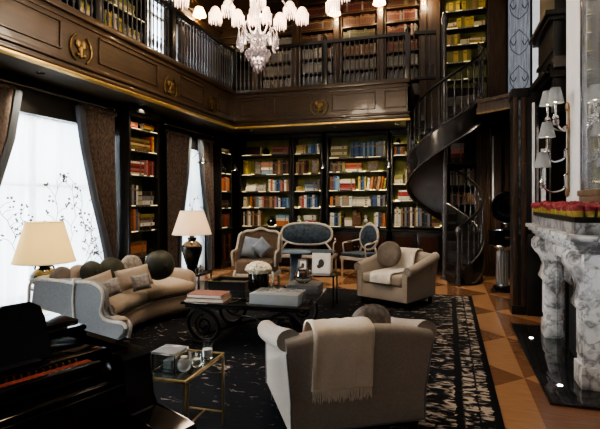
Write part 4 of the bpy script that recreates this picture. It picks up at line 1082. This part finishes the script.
# ================================================================== lamps and their tables
def table_lamp(label, loc, prof, base_m, sh, shade_m, energy, handles=False):
    t = thing('table_lamp', label, 'table lamp', loc, 0, 'pleated shade table lamps')
    b = obj('vase_base', MB().lathe(prof, 22), base_m, t)
    hm = prof[-1][1]
    obj('brass_neck', MB().lathe([(.02, hm-.005), (.035, hm), (.03, hm+.015), (.012, hm+.02), (.012, sh[1]+.06)], 12), 'iron', t)
    if handles:
        hz = MB()
        for s in (-1, 1): hz.tube(bez([(s*.07, 0, hm-.03), (s*.12, 0, hm-.02), (s*.14, 0, hm-.07), (s*.12, 0, hm-.13)], 5), .010, 7)
        obj('handle', hz, 'iron', b); obj('painted_band', MB().lathe([(prof[3][0]+.002, prof[3][1]), (prof[4][0]+.003, prof[4][1]), (prof[4][0]-.004, prof[4][1]), (prof[3][0]-.004, prof[3][1])], 22), M.setdefault('band', mat('painted_band', (.035,.022,.012), .45, var=.7, vscale=30)), b)
    rb, zb, rt, zt = sh; N_ = 72
    row = lambda r_, z: [((r_+(.004 if k % 2 else 0))*math.cos(6.2832*k/N_), (r_+(.004 if k % 2 else 0))*math.sin(6.2832*k/N_), z) for k in range(N_+1)]
    s_ = obj('pleated_shade', MB().sheet([row(lerp(rb, rt, q), lerp(zb, zt, q)) for q in (0, .33, .66, 1)]), shade_m, t)
    obj('lower_trim', MB().tube([(rb*math.cos(6.2832*k/40)*1.005, rb*math.sin(6.2832*k/40)*1.005, zb) for k in range(40)], .007, 6, closed=True), 'paper', s_)
    obj('upper_trim', MB().tube([(rt*math.cos(6.2832*k/40)*1.005, rt*math.sin(6.2832*k/40)*1.005, zt) for k in range(40)], .006, 6, closed=True), 'paper', s_)
    obj('bulb', MB().ball((0, 0, (zb+zt)/2), .03, .03, .045, 10, 8), 'ledw', t)
    obj('harp', MB().tube([(0, 0, sh[1]+.05), (.05, 0, (zb+zt)/2), (.03, 0, zt-.02), (0, 0, zt+.02), (-.03, 0, zt-.02), (-.05, 0, (zb+zt)/2), (0, 0, sh[1]+.05)], .004, 6), 'brass', t)
    lamp('table_lamp_light', 'POINT', (loc[0], loc[1], loc[2]+(zb+zt)/2), energy, (1, .72, .40), .05)
    return t
def round_table(label, loc, r_, h_, m):
    t = thing('lamp_table', label, 'side table', loc)
    obj('table_top', MB().lathe([(0, h_-.025), (r_*.95, h_-.025), (r_, h_-.012), (r_*.97, h_), (0, h_)], 28), m, t)
    obj('pedestal', MB().lathe([(r_*.7, 0), (r_*.65, .03), (.05, .06), (.03, .12), (.045, h_*.5), (.028, h_*.7), (.06, h_-.03), (.0, h_-.026)], 18), m, t)
    return t
round_table('small round dark pedestal table under the large ivory lamp by the window', (-4.42, 4.28, 0), .15, .50, 'ebony')
table_lamp('large table lamp with lit ivory shade and squat dark urn base before the window', (-4.42, 4.28, .502),
           [(.0, 0), (.09, .0), (.09, .02), (.13, .05), (.155, .10), (.15, .145), (.11, .19), (.07, .215), (.05, .225), (.085, .25), (.085, .262), (.0, .265)], 'blackcer', (.325, .29, .195, .745), 'shade_w', 11, True)
E2 = (-3.50, 5.98)
t = thing('lamp_table', 'square dark lamp table with glass sides between the sofa and winged armchair', 'side table', (*E2, .0145))
obj('table_top', MB().box(-.23, .23, -.2, .2, .425, .445, .004), 'blackglass', t); obj('lower_shelf', MB().box(-.2, .2, -.17, .17, .08, .10, .003), 'blackglass', t)
for sx in (-1, 1):
    for sy in (-1, 1): obj('leg', MB().box(sx*.21-.012, sx*.21+.012, sy*.18-.012, sy*.18+.012, 0, .425, .003), 'silver', t)
tag(obj('display_box', MB().box(-.09, .11, -.08, .1, 0, .22, .006).box(-.1, .12, -.09, .11, .22, .235, .004), 'white', loc=(E2[0]+.06, E2[1]-.05, .1155)), 'white box on the lower shelf of the square lamp table', 'box')
table_lamp('smaller table lamp with pale shade and tall black urn on the square lamp table', (E2[0], E2[1], .461),
           [(.0, 0), (.10, .0), (.10, .03), (.065, .05), (.10, .16), (.145, .32), (.145, .38), (.10, .43), (.055, .46), (.065, .49), (.06, .505), (0, .51)], 'blackcer', (.275, .55, .165, .88), 'shade_w2', 8)
def jar(name, label, loc, r_, h_, m='glass', wax=True):
    t = thing(name, label, 'glass', loc, 0, 'clear glass pieces')
    obj('vessel', MB().lathe([(r_*.9, 0), (r_, .004), (r_, h_), (r_*.9, h_), (r_*.88, .012), (0, .012)], 20), m, t)
    if wax: obj('candle', MB().lathe([(0, .014), (r_*.84, .014), (r_*.84, h_*.55), (0, h_*.55)], 16), 'white', t)
    return t
jg = thing('glass_jug', 'small clear glass jug beside the smaller lamp', 'jug', (E2[0]+.17, E2[1]-.12, .461))
obj('vessel', MB().lathe([(.04, 0), (.05, .02), (.05, .07), (.03, .10), (.045, .13), (.04, .13), (.026, .10), (.045, .07), (.04, .01), (0, .01)], 16), 'glass', jg); obj('handle', MB().tube(bez([(.04, 0, .11), (.085, 0, .1), (.08, 0, .05), (.05, 0, .03)], 5), .006, 6), 'glass', jg)

# ================================================================== coffee table and what lies on it
ct = thing('coffee_table', 'large low black glass coffee table on iron scroll legs', 'coffee table', (-2.0, 4.78, .0145), R(5))
obj('glass_top', MB().box(-.64, .70, -.53, .53, .425, .447, .005), 'blackglass', ct)
obj('iron_apron', MB().box(-.60, .60, -.51, -.49, .395, .424).box(-.60, .60, .49, .51, .395, .424).box(-.60, -.58, -.49, .49, .395, .424).box(.58, .60, -.49, .49, .395, .424), 'iron', ct)
for sx in (-1, 1):
    for sy in (-1, 1):
        m = MB(); cx, cy = sx*.43, sy*.43
        for dx, dy in ((sx*.0, 0),):
            m.tube([(cx+.165*math.cos(a), cy+.06*math.sin(a)*sy, .20+.175*math.sin(a)) for a in [i*.262 for i in range(24)]], .021, 8, closed=True)
            m.tube([(cx+.10*(1-i/34)*math.cos(i*.42+1.5), cy, .2+.11*(1-i/34)*math.sin(i*.42+1.5)) for i in range(28)], .014, 7)
            m.tube(bez([(cx-sx*.15, cy, .38), (cx-sx*.02, cy+sy*.02, .41), (cx+sx*.13, cy, .40)], 5), .018, 7)
            m.tube(bez([(cx-.12, cy, .032), (cx, cy, .017), (cx+.12, cy, .032)], 5), .016, 7)
        obj('scroll_leg', m, 'iron', ct)
obj('stretcher', MB().tube(bez([(-.43, -.43, .10), (0, 0, .17), (.43, .43, .10)], 8), .014, 7).tube(bez([(-.43, .43, .10), (0, 0, .17), (.43, -.43, .10)], 8), .014, 7), 'iron', ct)
cl = lambda x, y, z=.447: ct.location + Matrix.Rotation(R(5), 3, 'Z') @ Vector((x, y, z+.0015))
def flatbook(label, loc, w, d, h_, c, rz, name='large_book', group='large books on the coffee table'):
    t = thing(name, label, 'book', loc, rz, group)
    obj('cover', MB().box(-w/2, w/2, -d/2, d/2, 0, .004).box(-w/2, w/2, -d/2, d/2, h_-.004, h_).box(-w/2, w/2, d/2-.004, d/2, 0, h_), c, t); obj('page_block', MB().box(-w/2+.006, w/2-.006, -d/2+.005, d/2-.005, .004, h_-.004), 'paper', t)
    return t
M['pinkc'] = mat('dusty_pink_cover', (.30,.13,.10), .5, var=.25, vscale=20); M['greyc'] = mat('charcoal_cover', (.10,.10,.105), .4, var=.3, vscale=14)
flatbook('dusty pink large book at the bottom of the pair on the coffee table corner', cl(-.40, -.36), .40, .28, .038, 'pinkc', R(8))
flatbook('dusty pink large book on top of the pair on the coffee table corner', cl(-.40, -.36, .4865), .38, .26, .034, 'pinkc', R(5))
bx = thing('acrylic_box', 'large clear acrylic box holding a grey book at the front of the coffee table', 'box', cl(.33, -.30), R(3))
obj('acrylic_case', MB().box(-.25, .25, -.17, .17, 0, .105, .004), 'acrylic', bx); obj('book_inside', MB().box(-.22, .22, -.15, .15, .012, .09, .003), 'stonegray', bx)
ty = thing('serving_tray', 'dark wooden tray box with gilt rim behind the flowers', 'tray', cl(-.40, .30), R(6))
obj('tray_body', MB().box(-.22, .22, -.17, .17, 0, .02).box(-.22, .22, -.17, -.15, .02, .10).box(-.22, .22, .15, .17, .02, .10).box(-.22, -.20, -.15, .15, .02, .10).box(.20, .22, -.15, .15, .02, .10), 'ebony', ty)
obj('gilt_rim', MB().box(-.225, .225, -.175, -.165, .10, .108).box(-.225, .225, .165, .175, .10, .108).box(-.225, -.215, -.165, .165, .10, .108).box(.215, .225, -.165, .165, .10, .108), 'brass', ty)
flatbook('black book lying inside the dark tray', cl(-.40, .30, .4690), .30, .22, .05, 'greyc', R(6), 'book')
fp = thing('flower_bowl', 'black pot of white hydrangea blossoms on the coffee table', 'flowers', cl(-.03, .17))
obj('black_pot', MB().lathe([(.085, 0), (.115, .03), (.122, .14), (.11, .245), (.10, .245), (.10, .2), (0, .18)], 22), 'blackcer', fp)
bl_ = MB(); r_ = random.Random(2)
for i in range(150):
    a = r_.uniform(0, 6.283); e = math.acos(r_.uniform(.0, 1)); bl_.ball((.135*math.sin(e)*math.cos(a), .135*math.sin(e)*math.sin(a), .245+.085*math.cos(e)), .024, .024, .016, 6, 4)
bl_.ball((0, 0, .24), .125, .125, .08)
obj('blossoms', bl_, 'petal', fp)
sb = thing('shagreen_box', 'flat grey shagreen box under the glass bowl on the coffee table', 'box', cl(.49, .29), R(4))
obj('box_body', MB().box(-.18, .18, -.15, .15, 0, .07, .004), 'stonegray', sb); obj('box_lid', MB().box(-.184, .184, -.154, .154, .071, .098, .006), 'stonegray', sb)
gb = thing('glass_bowl', 'round clear glass bowl of dried dark petals on the grey box', 'bowl', cl(.47, .26, .5465))
obj('bowl', MB().lathe([(.05, 0), (.06, .006), (.105, .05), (.112, .09), (.095, .14), (.09, .14), (.105, .09), (.098, .055), (.05, .014), (0, .014)], 22), 'glass', gb)
pp = MB()
for i in range(60):
    a = r_.uniform(0, 6.28); q = r_.uniform(0, .07); pp.ball((q*math.cos(a), q*math.sin(a), .05+r_.uniform(0, .075)), .018, .014, .012, 6, 4)
obj('dried_petals', pp, 'pot', gb)
jar('votive_glass', 'tiny clear votive glass beside the acrylic box on the coffee table', cl(.17, .02), .03, .06)
# framed photographs on a small black table
ft = thing('photo_table', 'small black rectangular table holding two framed photographs', 'side table', (-1.76, 6.42, .0145), R(5))
obj('table_top', MB().box(-.28, .28, -.2, .2, .43, .45, .003), 'blackglass', ft)
for sx in (-1, 1):
    for sy in (-1, 1): obj('leg', MB().box(sx*.26-.01, sx*.26+.01, sy*.18-.01, sy*.18+.01, 0, .43), 'iron', ft)
def easel(label, x, y, w, h_, m, rz, art):
    t = thing('framed_photograph', label, 'picture frame', (x, y, .466), rz, 'framed photographs'); Q = Matrix.Rotation(R(-10), 4, 'X')
    obj('frame', MB().box(-w/2, w/2, -.008, .008, 0.002, h_, .003).xf(Q), m, t); obj('photograph', MB().box(-w/2+.025, w/2-.025, -.011, -.008, .027, h_-.025).xf(Q), 'white', t)
    if art: obj('print_figure', MB().ball((.0, -.012, h_*.5), w*.16, .002, h_*.2, 12, 6).ball((-.03, -.012, h_*.35), w*.12, .002, h_*.1, 12, 6).xf(Q), 'greyc', t)
    obj('strut', MB().box(-.015, .015, .06, .066, .0, h_*.6).xf(Matrix.Rotation(R(5), 4, 'X')), m, t)
easel('small framed photograph with dark image on the black side table', -1.97, 6.42, .14, .19, 'silver', R(14), True)
easel('larger white framed photograph on the black side table', -1.69, 6.38, .26, .29, 'whiteframe', R(8), True)
bt = thing('blue_pedestal_table', 'round pedestal table wrapped in mid blue cloth before the settee', 'side table', (-2.60, 8.05, .0))
obj('table_top', MB().lathe([(0, .55), (.26, .55), (.27, .565), (.25, .58), (0, .58)], 26), 'bluecloth', bt); obj('cloth_drum', MB().lathe([(.12, 0), (.115, .05), (.10, .3), (.11, .55), (0, .55)], 20), 'bluecloth', bt)

# ================================================================== small brass and glass table
gt = thing('drinks_table', 'small brass framed table with mirrored top between piano and armchair', 'side table', (-1.53, 2.55, .0145), R(2))
obj('mirrored_top', MB().box(-.125, .125, -.245, .245, .465, .474), M.setdefault('smokedmirror', mat('smoked_mirror', (.30,.29,.27), .06, .9, var=.2, vscale=3)), gt)
fr_ = MB()
for q in ((-.135, .135, -.258, -.245), (-.135, .135, .245, .258), (-.137, -.124, -.245, .245), (.124, .137, -.245, .245)): fr_.box(*q, .461, .480, .002)
obj('brass_rim', fr_, 'brass', gt)
for sx in (-1, 1):
    for sy in (-1, 1): obj('leg', MB().box(sx*.129-.006, sx*.129+.006, sy*.251-.006, sy*.251+.006, 0, .456), 'brass', gt)
obj('stretcher', MB().tube([(-.128, -.25, .09), (.128, -.25, .09)], .006, 6).tube([(-.128, .25, .09), (.128, .25, .09)], .006, 6).tube([(0, -.25, .09), (0, .25, .09)], .006, 6), 'brass', gt)
gl = lambda x, y: gt.location + Vector((x, y, .4755))
gx = thing('glass_casket', 'clear square glass casket on the small brass table', 'box', gl(-.05, -.10))
w_, hh_ = .075, .105
obj('glass_walls', MB().box(-w_, w_, -w_, -w_+.006, 0, hh_).box(-w_, w_, w_-.006, w_, 0, hh_).box(-w_, -w_+.006, -w_+.006, w_-.006, 0, hh_).box(w_-.006, w_, -w_+.006, w_-.006, 0, hh_).box(-w_+.006, w_-.006, -w_+.006, w_-.006, 0, .008), 'glass', gx)
obj('glass_lid', MB().box(-w_-.003, w_+.003, -w_-.003, w_+.003, hh_+.001, hh_+.016, .003), 'acrylic', gx)
obj('inner_cube', MB().box(-.03, .03, -.03, .03, .01, .06, .004), 'acrylic', gx)
pb = thing('glass_orb', 'faceted clear glass orb votive beside the glass casket', 'votive', gl(.055, -.12))
obj('orb', MB().ball((0, 0, .042), .043, .043, .042, 10, 7), 'acrylic', pb); obj('candle', MB().lathe([(0, .085), (.02, .085), (.02, .092), (0, .094)], 12), 'white', pb)
jar('votive_candle', 'short white candle in clear glass in the middle of the brass table', gl(.07, .0), .03, .075)
jar('tall_votive_glass', 'tall clear glass with a white candle at the far end of the brass table', gl(.065, .145), .036, .105)

# ================================================================== painted french chairs
def arm_pair(t, hw, y_f, y_b, z, m='whitewood', z0=.43):
    for s in (-1, 1):
        a = obj('arm', MB().tube(bez([(s*(hw-.04), y_b, z+.04), (s*(hw+.01), (y_b+y_f)/2, z), (s*(hw+.02), y_f+.08, z-.01), (s*(hw+.01), y_f+.04, z-.05), (s*hw, y_f+.07, z0)], 6), .017, 8), m, t)
        obj('arm_pad', MB().ball((s*(hw+.005), (y_f+y_b)/2, z+.014), .022, .09, .014, 10, 6), 'brownup', a)
def oval_seat(name, label, cat, x, y, rz, ow, oh, W, D, fab):
    t = thing(name, label, cat, (x, y, 0), rz)
    zc = .44+(.12 if ow > 1 else .07)+oh/2; yb = D/2
    lean = lambda z: .12*(z-.5)
    e = 2.6 if ow > oh*1.5 else 2.0
    def oval(k, z_off=0, yo=0): 
        out = []
        for i in range(40):
            a = 6.2832*i/40; c, s = math.cos(a), math.sin(a); c = math.copysign(abs(c)**(2/e), c); s = math.copysign(abs(s)**(2/e), s)
            z = zc+oh/2*k*s; out.append((ow/2*k*c, yb-.03+lean(z)+yo, z))
        return out
    obj('oval_back_frame', MB().tube(oval(1), .027, 8, closed=True).ball((0, yb-.03+lean(zc+oh/2), zc+oh/2+.02), .05, .02, .025), 'whitewood', t)
    obj('back_panel', MB().ring([oval(.2, yo=-.05), oval(.8, yo=-.04), oval(.97, yo=-.012), oval(.97, yo=.02), oval(.5, yo=.03)]), fab, t)
    obj('seat', MB().box(-W/2+.02, W/2-.02, -D/2+.01, D/2-.04, .40, .47, .03, 3), fab, t)
    obj('seat_rail', MB().box(-W/2, W/2, -D/2, D/2-.02, .335, .40, .012), 'whitewood', t)
    for sx in (-1, 1):
        obj('leg', MB().lathe([(.012, 0), (.018, .03), (.026, .28), (.034, .30), (.03, .335)], 10, (sx*(W/2-.04), -D/2+.04, 0)), 'whitewood', t)
        obj('leg', MB().tube([(sx*(W/2-.05), D/2+.02, 0), (sx*(W/2-.05), D/2-.05, .34), (sx*min(ow/2*.75, W/2-.05), yb-.03+lean(.55), zc-oh/2*.78)], [.016, .024, .022], 8), 'whitewood', t)
    if W > .9: obj('leg', MB().lathe([(.012, 0), (.018, .03), (.026, .28), (.034, .30), (.03, .335)], 10, (0, -D/2+.04, 0)), 'whitewood', t)
    arm_pair(t, W/2-.02, -D/2+.05, D/2-.03, .66, z0=.38)
    return t
oval_seat('settee', 'blue velvet settee with wide oval back in a pale painted frame', 'settee', -2.84, 9.28, R(3), 1.10, .45, 1.36, .56, 'bluevel')
oval_seat('oval_back_chair', 'blue oval-back armchair with pale frame turned sideways beside the settee', 'armchair', -1.64, 9.18, R(-32), .46, .50, .60, .54, 'bluevel')
wc = thing('winged_armchair', 'winged armchair in brown upholstery with pale carved frame', 'armchair', (-3.02, 7.28, .0145), R(8))
top = [(-.33, .42), (-.36, .7), (-.34, .86), (-.27, .945), (-.14, .955), (0, 1.0), (.14, .955), (.27, .945), (.34, .86), (.36, .7), (.33, .42)]
tp = bez([(a, .22+.12*(b-.4), b) for a, b in top], 4)
obj('back_panel', MB().prism([(p.x*.97, p.z-.005) for p in tp], .22, .30, 'xz', bev=.02).xf(Matrix.Shear('XZ', 4, (0, 0)) if False else Matrix.Identity(4)), 'brownup', wc)
obj('carved_frame', MB().tube([(p.x, .215+.0*p.z, p.z) for p in tp], .024, 8).ball((0, .205, 1.0), .06, .02, .03), 'whitewood', wc)
for s in (-1, 1):
    w = obj('wing', MB().prism([(.24, .45), (.24, .9), (.10, .86), (.02, .74), (-.02, .66), (-.24, .63), (-.26, .45)], s*.33-.02, s*.33+.02, 'yz', bev=.012), 'brownup', wc)
    obj('wing_frame', MB().tube(bez([(s*.345, .22, .92), (s*.35, .10, .88), (s*.355, .01, .74), (s*.36, -.05, .66), (s*.365, -.24, .64), (s*.36, -.28, .58), (s*.35, -.25, .42)], 5), .02, 8), 'whitewood', w)
    obj('leg', MB().tube(bez([(s*.31, -.26, .34), (s*.33, -.31, .2), (s*.30, -.28, .08), (s*.32, -.31, 0)], 5), [.03]*6+[.022]*5+[.018]*5, 8) if False else MB().tube(bez([(s*.31, -.26, .34), (s*.33, -.31, .2), (s*.30, -.28, .08), (s*.32, -.31, 0.02)], 5), .02, 8), 'whitewood', wc)
    obj('leg', MB().tube([(s*.29, .26, .34), (s*.29, .33, .02)], .02, 8), 'whitewood', wc)
obj('seat', MB().box(-.31, .31, -.28, .23, .285, .50, .04, 3), 'brownup', wc); obj('seat_rail', MB().box(-.34, .34, -.28, .28, .23, .29, .012), 'whitewood', wc)
wl = lambda x, y, z: wc.location + Matrix.Rotation(R(8), 3, 'Z') @ Vector((x, y, z))
pillow('silk_cushion', 'pale blue-grey silk cushion leaning in the winged armchair', .27, .34, .11, 'palecush', wl(-.14, .055, .69), (R(-16), R(10), R(8)))
pillow('silk_cushion', 'buff and blue-grey cushion set cornerwise in the winged armchair', .25, .25, .11, 'palecush', wl(.08, -.06, .705), (R(-16), R(45), R(8)))

# ================================================================== gramophone on its stand
gs = thing('pedestal_stand', 'silver topped stand on a fluted glass column beside the staircase', 'pedestal table', (.865, 8.38, 0))
obj('column', MB().lathe([(.10, .10), (.085, .13)] + [(.08, .2), (.08, .62), (.09, .68)], 24), M.setdefault('fluted', mat('fluted_grey_glass', (.42,.50,.58), .12, .4, var=.7, vscale=4, stretch=(14,14,.3))), gs)
fl_ = MB()
for k in range(12): a = 6.283*k/12; fl_.tube([(.082*math.cos(a), .082*math.sin(a), .14), (.082*math.cos(a), .082*math.sin(a), .66)], .011, 6)
obj('flutes', fl_, 'acrylic', gs)
obj('base', MB().lathe([(.17, 0), (.17, .03), (.14, .05), (.15, .075), (.11, .10), (0, .1)], 24), 'blackcer', gs)
obj('table_top', MB().lathe([(.08, .66), (.12, .70), (.20, .735), (.215, .75), (.21, .765), (0, .765)], 28), 'silver', gs)
gm = thing('gramophone', 'antique black gramophone with a large dark horn on the silver-topped stand', 'gramophone', (.865, 8.38, .767), R(12))
cb = obj('cabinet', MB().box(-.17, .17, -.15, .15, .02, .21, .006).box(-.185, .185, -.165, .165, 0, .03, .008).box(-.18, .18, -.16, .16, .21, .235, .008), 'blackcer', gm)
sc_ = MB()
sc_.tube(bez([(-.01, -.153, .12), (.02, -.153, .14), (.035, -.153, .115), (.055, -.153, .135), (.07, -.153, .11), (.09, -.153, .13), (.115, -.153, .135)], 4), .0045, 5).tube(bez([(.0, -.153, .095), (.05, -.153, .10), (.11, -.153, .112)], 4), .003, 5)
obj('gilt_script', sc_, 'gold', cb)
obj('turntable', MB().lathe([(0, .24), (.12, .24), (.12, .255), (0, .256)], 24), 'silver', gm)
obj('tone_arm', MB().tube(bez([(.03, .0, .26), (.08, .03, .30), (.10, .12, .33), (.02, .16, .38), (0, .10, .5)], 5), .014, 7), 'silver', gm)
hn = MB(); sec = []
for q, (r_, yy) in enumerate(((.02, .16), (.03, .08), (.055, -.02), (.10, -.11), (.175, -.17), (.25, -.2))):
    sec.append([(r_*(1+.03*math.cos(8*a))*math.cos(a), yy, .60+.08*min(1, (.16-yy)/.3)-.06+r_*(1+.03*math.cos(8*a))*math.sin(a)) for a in [6.2832*k/32 for k in range(32)]])
o = obj('horn', MB().ring(sec, cap=False), 'blackcer', gm); md = o.modifiers.new('s', 'SOLIDIFY'); md.thickness = .006
obj('crank', MB().tube([(.17, .02, .12), (.23, .02, .12), (.23, -.04, .10)], .008, 6).ball((.23, -.05, .10), .015), 'silver', gm)

# ================================================================== grand piano
pn = thing('grand_piano', 'glossy black grand piano with raised music desk and folded lid', 'piano', (-.76, 1.26, .0145), R(-18))
def rimp(k=0):                                       # outline in local x (minus = towards the tail), y (0 = treble cheek)
    return [(-.27+k, -1.5+k), (-.27+k, .05-k), (-.95, .05-k), (-1.25, -.10-k), (-1.5, -.42-k), (-1.7, -.62-k), (-1.95, -.78-k), (-2.08+k, -1.0), (-2.02+k, -1.3), (-1.8, -1.47+k), (-1.4, -1.5+k)]
obj('case', MB().prism(rimp(), .60, .93, 'xy', bev=.004), 'piano', pn)
for y0, y1 in ((-.06, .05), (-1.5, -1.44)):
    pr = [(-.30, .60), (-.30, .978), (-.245, .978), (-.232, .965), (-.222, .83), (-.20, .80), (-.05, .79), (-.01, .785), (0, .77), (0, .62), (-.02, .60)]
    obj('cheek', MB().prism(pr, y0, y1, 'xz', bev=.004), 'piano', pn)
rim = MB()
def strip(mb, pts, w, z0, z1):
    P = [Vector((a, b, 0)) for a, b in pts]; sec = []
    for i, q in enumerate(P):
        t_ = (P[min(i+1, len(P)-1)]-P[max(i-1, 0)]).normalized(); n = Vector((-t_.y, t_.x, 0))
        sec.append([q+Vector((0, 0, z0)), q+n*w+Vector((0, 0, z0)), q+n*w+Vector((0, 0, z1)), q+Vector((0, 0, z1))])
    return mb.ring(sec)
strip(rim, [(-.30, .05), (-.95, .05), (-1.25, -.10), (-1.5, -.42), (-1.7, -.62), (-1.95, -.78), (-2.08, -1.0), (-2.02, -1.3), (-1.8, -1.47), (-1.4, -1.5), (-.3, -1.5)], .035, .925, .975)
obj('rim', rim, 'piano', pn)
obj('keybed', MB().box(-.30, 0, -1.44, -.06, .62, .70, .004).box(-.03, .0, -1.44, -.06, .70, .735, .004), 'piano', pn)
kb = obj('keyboard', MB().box(-.18, -.032, -1.38, -.12, .70, .735), 'ivory', pn, smooth=False)
kk = MB()
for i in range(52): kk.box(-.181, -.031, -1.38+i*1.26/52, -1.38+(i+.93)*1.26/52, .734, .742)
obj('white_keys', kk, 'ivory', kb, smooth=False)
kk = MB()
for i in range(52):
    if i % 7 not in (1, 4): kk.box(-.18, -.085, -1.38+(i+.7)*1.26/52, -1.38+(i+1.25)*1.26/52, .742, .754)
obj('black_keys', kk, 'piano', kb, smooth=False)
for y0, y1 in ((-1.44, -1.385), (-.115, -.06)): obj('key_block', MB().box(-.2, -.01, y0, y1, .70, .76, .006), 'piano', pn)
obj('fallboard', MB().box(-.225, -.205, -1.44, -.06, .70, .90, .006).box(-.30, -.22, -1.44, -.06, .885, .915, .008), 'piano', pn)
obj('felt_strip', MB().box(-.385, -.345, -1.40, -.09, .932, .952, .004), 'felt', pn)
for x, hz_ in ((-.395, .960),):
    pins = MB()
    for i in range(60): pins.box(x, x+.01, -1.38+i*.0212, -1.376+i*.0212, .932, hz_)
    obj('tuning_pin_row', pins, 'brass', pn, smooth=False)
obj('pin_cover', MB().box(-.66, -.41, -1.42, -.0, .932, .962, .004).box(-.345, -.315, -1.42, -.08, .932, .956, .004), 'blackglass', pn)
lid = [(-.64, -1.51), (-.64, .055), (-.95, .055), (-1.25, -.09), (-1.5, -.41), (-1.7, -.61), (-1.95, -.77), (-2.10, -1.0), (-2.03, -1.31), (-1.8, -1.48), (-1.4, -1.51)]
ld = obj('lid', MB().prism(lid, .977, .998, 'xy', bev=.004), 'piano', pn)
obj('lid_flap', MB().box(-1.0, -.60, -1.5, .0, 1.015, 1.036, .004), M.setdefault('flap', mat('polished_lid_flap', (.02,.02,.021), .10, coat=1, var=.1, vscale=3)), ld)
obj('brass_hinge', MB().box(-.635, -.622, -1.49, -.03, .999, 1.014, .003), 'brass', ld)
ds = [(-1.27, .95), (-1.27, 1.12), (-1.18, 1.15), (-.40, 1.15), (-.37, 1.125), (-.335, 1.12), (-.305, 1.14), (-.22, 1.14), (-.19, 1.12), (-.18, 1.08), (-.17, .95)]
desk = obj('music_desk', MB().prism([(a, b-.95) for a, b in ds], 0, .018, 'yz', bev=.004).xf(Matrix.Translation((-.47, 0, .965)) @ Matrix.Rotation(R(-14), 4, 'Y')), 'piano_matte', pn)
obj('desk_ledge', MB().box(-.47, -.42, -1.25, -.22, .963, .978, .004), 'piano_matte', desk)
for x, y in ((-.2, -.14), (-.2, -1.36), (-1.8, -1.1)):
    lg = obj('leg', MB().ring([[(x-w, y-w, z), (x+w, y-w, z), (x+w, y+w, z), (x-w, y+w, z)] for w, z in ((.035, .06), (.04, .1), (.065, .5), (.075, .60))]), 'piano', pn, smooth=False)
    obj('caster', MB().lathe([(.0, -.02), (.03, -.02), (.03, .02), (0, .02)], 14, (x, y, .032), 'x').box(x-.02, x+.02, y-.03, y+.03, .05, .065), 'brass', lg)
ly = obj('pedal_lyre', MB().box(-.42, -.36, -.84, -.80, .12, .6).box(-.42, -.36, -.70, -.66, .12, .6).box(-.44, -.30, -.86, -.64, .08, .13, .006), 'piano', pn)
for y in (-.81, -.75, -.69): obj('pedal', MB().box(-.30, -.20, y-.014, y+.014, .07, .082, .004), 'brass', ly)
# ================================================================== light
def window_light(name, y0, y1, z0, z1, e):
    lamp(name, 'AREA', (XL-.5, (y0+y1)/2, (z0+z1)/2), e, (.90, .95, 1), y1-y0+.3, (0, R(-90), 0), z1-z0+.3) 
def area_dir(o, d): o.rotation_euler = Vector(d).to_track_quat('-Z', 'Y').to_euler()
for i, (a, b, c, d) in enumerate(WIN):
    o = lamp('daylight_%d' % (i+1), 'AREA', (XL-2.3, (a+b)/2, (c+d)/2+.6), [300, 220, 60, 900, 600, 40][i], (.90, .95, 1), b-a+2.6, sizey=d-c+2); area_dir(o, (1, 0, -.12))
lamp('chandelier_light', 'POINT', (CX, CY, 3.6), 115, (1, .80, .58), .5)
lamp('overhead_fill_light', 'POINT', (-1.2, 2.3, 4.2), 18, (1, .82, .62), .5)  # added overhead fill; no chandelier hangs here
lamp('gallery_front_lamp', 'POINT', (-3.25, 3.5, 3.75), 9, (1, .72, .42), .1)
lamp('fascia_wash_lamp', 'POINT', (-.9, 6.9, 3.45), 3, (1, .72, .42), .4)  # added warm wash for the stair end of the rear fascia
o = lamp('ceiling_fill', 'AREA', (-1.4, 4.5, ZC-.1), 40, (1, .88, .74), 4.0, sizey=7); area_dir(o, (0, 0, -1))  # added soft fill from above, no ceiling fitting
w = bpy.data.worlds.new('daylight_world'); scene.world = w; w.use_nodes = True
nt = w.node_tree; bg = nt.nodes['Background']
sk = nt.nodes.new('ShaderNodeTexSky'); sk.sky_type = 'NISHITA'; sk.sun_elevation = R(38); sk.sun_rotation = R(200); sk.sun_disc = False
mxn = nt.nodes.new('ShaderNodeMix'); mxn.data_type = 'RGBA'; mxn.inputs['Factor'].default_value = .6
nt.links.new(sk.outputs[0], mxn.inputs['A']); mxn.inputs['B'].default_value = (4, 4.2, 4.4, 1); nt.links.new(mxn.outputs['Result'], bg.inputs['Color'])
bg.inputs['Strength'].default_value = .6
# ================================================================== camera
cd = bpy.data.cameras.new('camera'); cam = bpy.data.objects.new('camera', cd); col.objects.link(cam)
cam.location = (0, 0, 1.5); cam.rotation_euler = (R(90), 0, R(17.4))
cd.sensor_width = 36; cd.lens = 470*36/600; cd.shift_y = -14.5/600; cd.clip_start = .05; cd.clip_end = 100
scene.camera = cam
scene.view_settings.view_transform = 'AgX'
scene.view_settings.look = 'AgX - Medium High Contrast'
scene.view_settings.exposure = 1.2
scene.cycles.max_bounces = 8; scene.cycles.transparent_max_bounces = 12
scene.cycles.use_denoising = True
